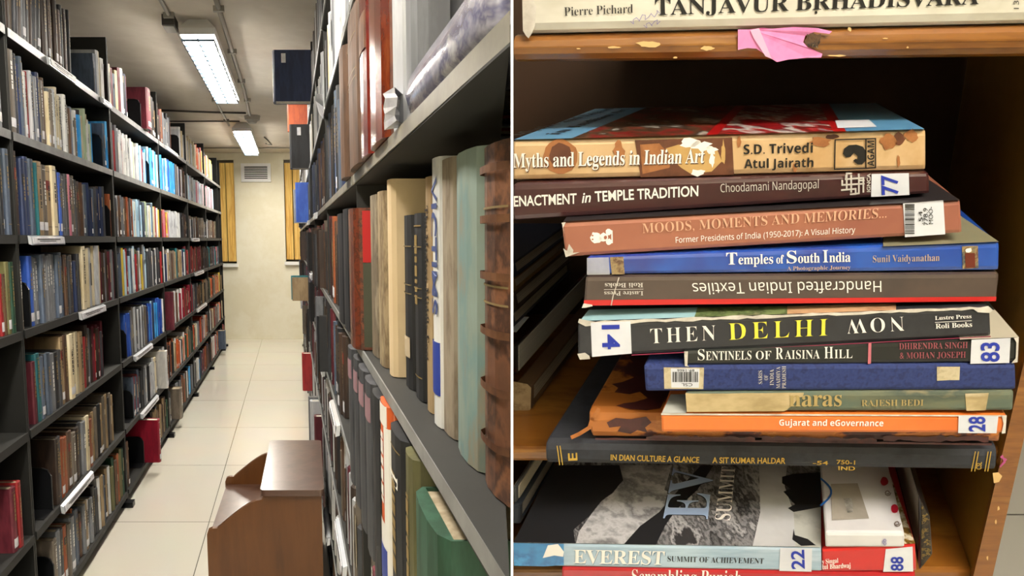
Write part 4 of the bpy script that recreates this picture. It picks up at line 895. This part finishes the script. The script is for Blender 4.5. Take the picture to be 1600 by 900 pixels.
text(B12, '-54', 'sansbold', (1270, 726), (1294, 726.5), 6, gold, name='shelf_mark'); text(B12, '750-1', 'sansbold', (1307, 725), (1336, 726), 6.5, gold, name='shelf_mark'); text(B12, 'IND', 'sansbold', (1310, 734.5), (1336, 735), 6, gold, name='shelf_mark'); text(B12, 'CSL', 'sansbold', (1533, 734), (1534, 722), 8, gold, name='shelf_mark')
# ---- the bookcase
VARN = mat('varnished_wood', '#86521c', .3, ('#8e5a20', '#7a4a18', '#966428', '#744614'), 7, stretch=(.6, 1, 5), coat=.6, bump=.03)
VARS = mat('varnished_side', '#96702a', .42, ('#9a742c', '#8c6624', '#a07a32'), 5, stretch=(1, 1, 1), coat=.4)
CHIP = mat('bare_wood_chip', '#d8b478', .7)
bs = min(B12.q[3][1], B12.q[2][1]) - .0006
CF = cb(802, 701, bs)
case = empty('bookcase', RPn(.12, -.6, CF+.15)); tag(case, 'varnished orange-brown wooden bookcase holding the stacks of large books', 'bookcase')
def board(name, q, c, depth, m, r=.006, par=case):
    Q = [ab(x, y, c) for x, y in q]; TL, TR, BR, BL = [Vector((p[0], p[1], 0)) for p in Q]
    t = (TL-BL).length; L = (TR-TL).length
    def F(T, D, H):
        s = H/L; v = T/t; p = (BL*(1-s)+BR*s)*(1-v)+(TL*(1-s)+TR*s)*v; return RP(p.x, p.y, c+D)
    prof = [(0, depth), (0, r)] + [(r*(1-math.cos(a)), r*(1-math.sin(a))) for a in (math.pi/6*k for k in (1, 2, 3))] + [(t-r*(1-math.cos(a)), r*(1-math.sin(a))) for a in (math.pi/6*k for k in (3, 2, 1))] + [(t, r), (t, depth)]
    n = len(prof); vs = [F(p[0], p[1], 0) for p in prof]+[F(p[0], p[1], L) for p in prof]
    return obj(name, (vs, [tuple(range(n))[::-1], tuple(range(n, 2*n))]+[(i, (i+1) % n, n+(i+1) % n, n+i) for i in range(n)]), m, par), (Q, c)
ai1, bi1 = ab(1590, 582, CF); ai2, bi2 = ab(1517, 894, CF); ao1, bo1 = ab(1598, 649, CF); ao2, bo2 = ab(1542, 900, CF)
ain = lambda b: ai1+(ai2-ai1)*(b-bi1)/(bi2-bi1)
aout = lambda b: ao1+(ao2-ao1)*(b-bo1)/(bo2-bo1)
bt_, bb_ = .34, -.62
CBK = .36
def side(name, c0, c1, b0, b1, fa, fb, m):
    vs = [RP(fa(b0), b0, c0), RP(fb(b0), b0, c0), RP(fb(b0), b0, c1), RP(fa(b0), b0, c1), RP(fa(b1), b1, c0), RP(fb(b1), b1, c0), RP(fb(b1), b1, c1), RP(fa(b1), b1, c1)]
    return obj(name, (vs, BOXF), m, case)
side('side_panel', CF-.004, CBK, bb_, bt_, ain, aout, VARS)
side('front_edge_strip', CF-.010, CF-.0041, bb_, bt_, lambda b: ain(b)-.001, lambda b: aout(b)+.001, VARN)
side('back_panel', CBK, CBK+.01, bb_, bt_, lambda b: -.6, aout, mat('case_back', '#40270f', .65, '#33200d', 5))
# fixed shelves: the upper one carries the white book, the middle one the main stack
q = [(801, 53), (1700, 34), (1700, 86), (801, 96)]
_, (Qu, cu_) = board('shelf', q, CF, CBK-CF, VARN, r=.009)
def bd(px, py): return ab(px, py, CF)
b_low = bd(802, 722)[1]
def plane_board(name, b1, b0, c, m, r=.004):
    a0, a1 = -.6, ain(b1)-.0004
    prof = [(b0, CBK), (b0, c+r), (b0+r*.3, c+r*.3), (b0+r, c), (b1-r, c), (b1-r*.3, c+r*.3), (b1, c+r), (b1, CBK)]
    n = len(prof); vs = [RP(a0, *p) for p in prof]+[RP(a1, *p) for p in prof]
    return obj(name, (vs, [tuple(range(n))[::-1], tuple(range(n, 2*n))]+[(i, (i+1) % n, n+(i+1) % n, n+i) for i in range(n)]), m, case)
plane_board('shelf', bs, b_low, CF, VARN)
# chips in the varnish
class Fake: pass
UB = Fake(); UB.c = CF; UB.o = case
for i, (x, y, rx, ry) in enumerate([(1014, 69, 21, 4.5), (960, 74, 10, 1.6), (1104, 75, 10, 3.4), (904, 76, 3, 1), (1418, 74, 2, 1.4), (1383, 60, 4, 1), (1328, 46, 3, 3), (1305, 87, 14, 1.5), (1055, 90, 3, 1.5)]): patch(UB, 'varnish_chip', blob(x, y, rx, ry, 16, .35, i+60), CHIP, eps=.0004)
SB = Fake(); SB.c = CF-.010; SB.o = case
patch(SB, 'varnish_chip', [(1551, 739), (1560, 738), (1566, 744), (1561, 753), (1553, 755)], CHIP)
for x, y in ((1560, 795), (1556, 815), (1543, 872)): patch(SB, 'varnish_chip', blob(x, y, 1.6, 3.5, 8, .4, x), CHIP)
ribbon(SB, [(1566, 712), (1570, 722), (1563, 729), (1572, 718), (1564, 714)], 2.6, mat('pink_scrap', '#c45a94', .5), 'pink_scrap')
pinkm = mat('pink_tape', '#e48ac0', .35, ('#e88fc4', '#dc7cb4', '#d8a8c4'), 30, coat=.3)
PK = Book(); PK.c = CF-.0006; A = [surf(PK, *p) for p in []]
pts = [(1153, 46), (1172, 46), (1190, 43), (1206, 45), (1240, 42), (1278, 44), (1300, 49), (1296, 53), (1272, 50), (1258, 56), (1255, 66), (1262, 74), (1274, 79), (1285, 84), (1283, 90), (1262, 90), (1232, 93), (1214, 97), (1202, 90), (1182, 76), (1168, 75), (1153, 78)]
P0 = [surf(PK, x, y, .0006+.0012*((i*7) % 3)/2) for i, (x, y) in enumerate(pts)]; P1 = [surf(PK, x, y, -.0003) for x, y in pts]; n = len(pts)
tp = obj('pink_tape', (P0+P1, [tuple(range(n))]+[(i, (i+1) % n, n+(i+1) % n, n+i) for i in range(n)]), pinkm); tag(tp, 'torn pink paper tape stuck on the front edge of the upper wooden shelf', 'tape')
PK.o = tp; patch(PK, 'dark_residue', blob(1271, 63, 12, 13, 18, .3, 4), mat('glue_residue', '#4a3422', .6, ('#5a4028', '#1e1612', '#b89a6a'), 90, bump=.8), eps=.0014); patch(PK, 'tape_fold', [(1172, 47), (1186, 44), (1206, 92), (1196, 88), (1178, 60)], mat('pink_tape_light', '#e8b4d4', .4), eps=.0022)
# white book on the upper shelf
B0 = rbook('big white book with bold black title lying on the upper wooden shelf', [(816, -62), (1680, -90), (1680, 33.6), (818, 51.5)], CF-.001, .27, mat('soiled_white_jacket', '#cfcbbd', .5, ('#d8d5c8', '#c6c2b2', '#dedbd0', '#a8a290'), 12, lo=.35, hi=.8, stretch=(.5, 1, 1)), r=.006)
text(B0, 'Pierre Pichard', 'serif', (882, 25), (989, 20), 13.5, mat('dark_grey_lettering', '#34322e', .5), name='author_lettering'); text(B0, 'TANJAVUR BRHADISVARA', 'serifbold', (1024, 24), (1529, 6.5), 24.5, INKK); patch(B0, 'title_dot', blob(1275, 19.5, 2.3, 2.3, 10, .02), INKK)
text(B0, '13', 'light', (1592, 14), (1592, 1), 8, mat('dark_grey_lettering', ''), name='number_lettering')
hw = []; r_ = random.Random(5)
for (x, y, n, sx) in ((985, 33, 16, 3.1), (1006, 41, 10, 2.8)):
    hw += ribbon(B0, [(x+sx*i+2*math.sin(i*2.1), y-i*.9+4.5*math.sin(i*1.7)+r_.uniform(-1.5, 1.5)) for i in range(n)], .8, INKB, None)
obj('handwriting', join(*hw), mat('violet_ink', '#7a74b0', .5), B0.o)
patch(B0, 'torn_corner', [(816, 0), (830, -5), (838, 10), (836, 40), (831, 52), (826, 60), (822, 56), (817, 48)], JW, eps=.0012)
# ---- stack at the left end of the middle shelf
tanb = mat('torn_tan_spine', '#a48c68', .7, ('#b09872', '#8a7250', '#bca888'), 40, bump=.3)
def lstack(label, xr, yt, yb_, ref, m, pg=PGD, depth=.27, mode='b'):
    c = cb(xr, yb_, ref); return rbook(label, [(801, yt), (xr, yt), (xr, yb_), (801, yb_)], c, depth, m, pg)
L1 = lstack('torn tan-spined book lying lowest in the stack left of the main one', 830, 604, 640, bs+.0005, mat('brown_board_cover', '#5c4228', .6, '#4a3420', 8))
patch(L1, 'torn_spine', [(802, 596), (824, 600), (830, 606), (829, 640), (818, 644), (802, 645)], tanb, eps=.0008)
L2 = lstack('thick dark book with red-patterned cover, second from below at far left', 806, 541, 586, top_b(L1)+.0005, mat('dark_red_cover', '#2a1c18', .4, ('#241815', '#1e1614', '#6a1e18', '#241a16'), 18, coat=.5), stripes('page_edge_grey', '#dcd8d0', '#aaa69e', 60))
patch(L2, 'cover_sticker', [(802, 519), (807, 519), (827, 495), (802, 495)], LAB, 'top')
def lst2(label, c, yt, yb_, xr, m, pg): return rbook(label, [(801, yt), (xr, yt), (xr, yb_), (801, yb_)], c, .22, m, pg)
prevb = L2
for lb, h_, m_, pg in [('thin grey book lying above the red-patterned one at far left', .016, mat('slate_cover', '#2a3038', .5), PGM), ('dark brown book, third from the top at far left', .018, mat('brown_cover2', '#3a2a1c', .5), PGD), ('tan-edged book, second from the top at far left', .014, mat('ochre_cover', '#7a5c2c', .5), PGD), ('dark navy book, topmost of the stack at far left', .016, mat('navy_cover2', '#182030', .5), PGD)]:
    b0 = top_b(prevb)+.0005; c_ = prevb.c + random.uniform(-.006, .012)
    if prevb is L2: c_ = L2.c + .045
    a1 = L2.q[1][0] + random.uniform(-.004, .004) - (.016 if True else 0)
    N = Book(); 
    # place by shelf coordinates: front-left and front-right corners
    def pxof(a, b, c):
        p = RPn(a, b, c)-EYE; z = p.dot(FWD); return (800+1000*p.x/z, 450-1000*p.dot(UPW)/z)
    B = rbook(lb, [pxof(a1-.12, b0+h_, c_), pxof(a1, b0+h_, c_), pxof(a1, b0, c_), pxof(a1-.12, b0, c_)], c_, .22, m_, pg); prevb = B
# ---- books below the middle shelf
bw = mat('mountain_cover', '#6a6a6c', .3, ('#1c1c1e', '#5a5a5c', '#a8a8aa', '#707072', '#2c2c2e'), 26, lo=.32, hi=.68, stretch=(1, .6, 1), coat=.5)
E1 = rbook('large mountain photo book with pale blue spine, below the middle shelf', [(801, 848), (1283, 855.5), (1284, 894), (803, 885)], -.002, .27, mat('pale_blue_jacket', '#a8c0d2', .35, ('#b0c8d8', '#9ab4c8', '#bccedc'), 10, stretch=(.4, 1, 3), coat=.4))
sk = mat('cover_black', '#26272a', .35, '#1f2022', 10, coat=.5); lt = mat('cover_snow', '#a4a4a6', .35, ('#8c8c8e', '#c4c4c6', '#a0a0a2', '#747476', '#b4b4b6'), 22, coat=.5); rk = mat('cover_rock', '#707072', .35, ('#2a2a2c', '#8c8c8e', '#4a4a4c', '#b0b0b2', '#3a3a3c'), 36, lo=.38, hi=.64, stretch=(1, .4, 1), coat=.5); fg = mat('cover_mist', '#b8babc', .35, ('#b0b2b4', '#c6c8ca'), 6, coat=.5)
patch(E1, 'cover_print', [(802, 847.5), (1283, 855), (1283, 722), (874, 722)], rk, 'top', eps=.0003)
patch(E1, 'cover_dark_sky', [(802, 847), (864, 727), (968, 727), (974, 750), (957, 770), (940, 782), (922, 805), (896, 828), (899, 848.5)], sk, 'top', eps=.0005)
patch(E1, 'cover_snow', [(900, 848.8), (905, 830), (922, 806), (940, 783), (957, 771), (974, 751), (968, 727), (1050, 727), (1038, 765), (1060, 778), (1030, 800), (1000, 822), (975, 850)], lt, 'top', eps=.0005)
patch(E1, 'cover_ridge', [(975, 850), (1000, 822), (1030, 800), (1058, 768), (1085, 738), (1095, 727), (1115, 727), (1090, 765), (1058, 795), (1040, 820), (1025, 851)], sk, 'top', eps=.0006)
patch(E1, 'cover_mist', [(1186, 727), (1230, 727), (1226, 760), (1240, 800), (1243, 854), (1176, 853), (1188, 800)], fg, 'top', eps=.0006)
patch(E1, 'cover_mist', [(1240, 800), (1283, 790), (1283, 855), (1243, 854)], mat('cover_torn', '#b4b6b0', .5, ('#b8bab2', '#9c9e98'), 30), 'top', eps=.0006)
patch(E1, 'cover_black_figures', [(1222, 745), (1240, 740), (1283, 738), (1283, 792), (1262, 796), (1240, 800), (1231, 794), (1242, 788), (1224, 768), (1236, 764), (1222, 755)], sk, 'top', eps=.0007)
patch(E1, 'cover_black_figures', [(1240, 826), (1242, 836), (1262, 842), (1275, 852), (1252, 853), (1238, 843)], sk, 'top', eps=.0007)
lb_ = mat('pale_blue_lettering', '#a4bce0', .35, coat=.5)
text(E1, 'EV', 'serifbold', (1105, 812), (1114, 733), 0, sk, 'top', p2=(1034, 811), eps=.0007, name='cover_shadow'); text(E1, 'EV', 'serifbold', (1106, 811), (1114, 732), 0, lb_, 'top', p2=(1036, 810), eps=.001, name='cover_lettering')
text(E1, 'SUMMIT', 'serif', (1141, 813), (1149, 730), 0, wht, 'top', p2=(1117, 812), eps=.001, name='cover_lettering')
patch(E1, 'spine_picture', [(802, 848.5), (862, 849.5), (881, 850), (881, 883), (850, 885), (803, 884)], mat('spine_picture_blue', '#2a86c0', .3, ('#1c6aa8', '#3a9ad4', '#164a70', '#e0e8ee'), 22, lo=.4, hi=.72, coat=.5), eps=.0005)
patch(E1, 'spine_picture_snow', [(856, 852), (872, 850), (881, 862), (880, 870), (866, 868), (848, 872)], wht, eps=.0007)
text(E1, 'EVEREST', 'serif', (897, 881.5), (1038, 884), 21, mat('blue_shadow', '#5a7c98', .5), name='title_shadow', eps=.0007); text(E1, 'EVEREST', 'serifbold', (896, 880), (1037, 882.5), 21, wht, eps=.001); text(E1, 'SUMMIT OF ACHIEVEMENT', 'serif', (1043, 877.5), (1193, 881), 8.5, INKK, name='subtitle_lettering')
patch(E1, 'number_label', [(1219, 856), (1269, 857), (1268, 893.3), (1217.5, 892)], LAB, eps=.0006); text(E1, '22', 'marker', (1257, 889), (1256, 859), 20, INKB, eps=.001, name='number_lettering')
E2 = rbook('red book with white serif title at the very bottom edge', [(878, 886.5), (1430, 896), (1430, 932), (878, 924)], under(E1, 1100, 890.5), .27, mat('crimson_jacket', '#b01c24', .3, ('#b81e26', '#a0181f'), 8, coat=.5))
text(E2, 'Scrambling Punjab', 'serif', (987, 911), (1157, 913), 21, wht)
c_ = over(E2, 1350, 894.5)
E3 = rbook('bright red book with label 88 beside the pale blue spine', [(1285, 858), (1430, 850), (1432, 893.5), (1285, 894.5)], c_, .26, mat('bright_red_jacket', '#c4201c', .3, ('#cc2420', '#b81c1a'), 6, coat=.6))
text(E3, 'y Singal', 'serifbold', (1284.5, 881), (1310, 879), 7, wht, name='author_lettering'); text(E3, 'tul Bhardwaj', 'serifbold', (1285, 889.5), (1329, 887), 7.5, wht, name='author_lettering')
patch(E3, 'number_label', [(1384, 858), (1426, 854), (1427, 893), (1380, 893.4)], LAB, eps=.0006); text(E3, '88', 'marker', (1411, 892), (1411, 870), 19, INKB, eps=.001, name='number_lettering')
orn = mat('ornate_cover', '#8a7a4a', .4, ('#d8d0b8', '#8a6a2a', '#2a1c14', '#c8b890'), 60, coat=.4)
c_ = over(E3, 1350, 857)
E4 = rbook('white book with a clear pouch on its cover, on top of the red one', [(1290, 832), (1413, 833), (1413, 856.5), (1290, 856.5)], c_, .26, mat('white_jacket', '#cfcfd2', .35, ('#d6d6d8', '#c4c4c8'), 5, coat=.4))
patch(E3, 'ornate_cover', [(1412, 850), (1430, 849), (1392, 745), (1376, 745)], orn, 'top', eps=.0005)
for x, y in ((1398, 795), (1382, 752)): patch(E4, 'red_gem', blob(x, y, 6, 7, 12, .1, x), mat('gem_red', '#b01830', .3, coat=.8), 'top', eps=.0007)
for x, y in ((1387, 770), (1402, 818)): ribbon(E4, [(x+5*math.cos(a*.8)*(1-a*.06), y+5*math.sin(a*.8)*(1-a*.06)) for a in range(12)], 1.3, mat('ornament_ink', '#6a5a50', .5), 'ornament', 'top')
patch(E4, 'clear_pouch', [(1298, 756), (1340, 755), (1358, 810), (1300, 813)], mat('pouch_plastic', '#9c968c', .2, '#b4aea2', 20, coat=1, bump=.5), 'top', eps=.0006); patch(E4, 'pouch_slip', [(1318, 779), (1330, 778), (1334, 800), (1324, 801)], mat('pouch_slip', '#4a4844', .4, '#a8a49c', 120), 'top', eps=.0009)
ribbon(E4, [(1283+16*math.sin(a*.35), 748+a*4.6) for a in range(10)], 3, mat('pen_blue', '#1c5aa8', .4), 'blue_ring', 'top'); text(E4, 'db', 'sans', (1385, 852), (1385, 842), 7, mat('violet_ink', ''), name='handwriting')
gp = mat('gold_pattern', '#3a2e16', .4, ('#14100e', '#1c1612', '#8a7230', '#14100e'), 150, lo=.4, hi=.6)
c_ = cb(1445, 893, E3.q[2][1])
E5 = rbook('dark book with gold filigree border standing beside the red stack', [(1437, 778), (1453, 806), (1457, 868), (1437, 893)], c_+.004, .24, mat('dark_filigree_cover', '#14100f', .4, ('#171211', '#120e0d'), 10, coat=.4), PGD)
patch(E5, 'gold_filigree', [(1440, 786), (1452, 808), (1455, 866), (1440, 886)], gp, eps=.0005)
# dim stack under the shelf at far left
D1 = rbook('grey-labelled dark book under the shelf at far left behind the mountain book', [(801, 790), (812, 790), (812, 820), (801, 820)], .05, .24, mat('slate_cover', ''), PGD)
D2 = rbook('pale-edged book under the shelf at far left on top of the grey-labelled one', [(801, 762), (806, 762), (806, 787), (801, 787)], over(D1, 803, 787), .24, mat('grey_cover3', '#5a5c5c', .5), PGM)
bl = top_b(E2) - (top_b(E2)-bot_b(E2))
plane_board('shelf', bot_b(E2)-.0006-.004, bot_b(E2)-.03, CF, VARN)
# floor seen beside the bookcase
fb = lambda b: [RP(.15, b, -.5), RP(1.6, b, -.5), RP(1.6, b, 2.2), RP(.15, b, 2.2)]
TILE2 = tile_mat('grey_floor_tile', '#b4b0a8', '#b8b4ac', '#5c5852', .6, .6, .3, .4, offx=.1, offy=.2)
obj('floor_right', (fb(-.66)+fb(-.62), BOXF), TILE2, kind='structure', uvs=[(0, 0), (1.45, 0), (1.45, 2.7), (0, 2.7)]*2)
# lamp over the bookcase
t = empty('ceiling_light', (.55, -.9, 2.767)); tag(t, 'fluorescent ceiling light above and in front of the wooden bookcase', 'light')
F = lambda a, b, c: Vector((a, b, c))
obj('housing', join(hexa(F, -.35, 1.25, -1.15, -.65, 2.62, 2.767)), WHITEP, t)
obj('diffuser', hexa(F, -.33, 1.23, -1.13, -.67, 2.60, 2.62), mat('lamp_diffuser_warm', '#fff6ec', .4, emit=LAMP_R), t)
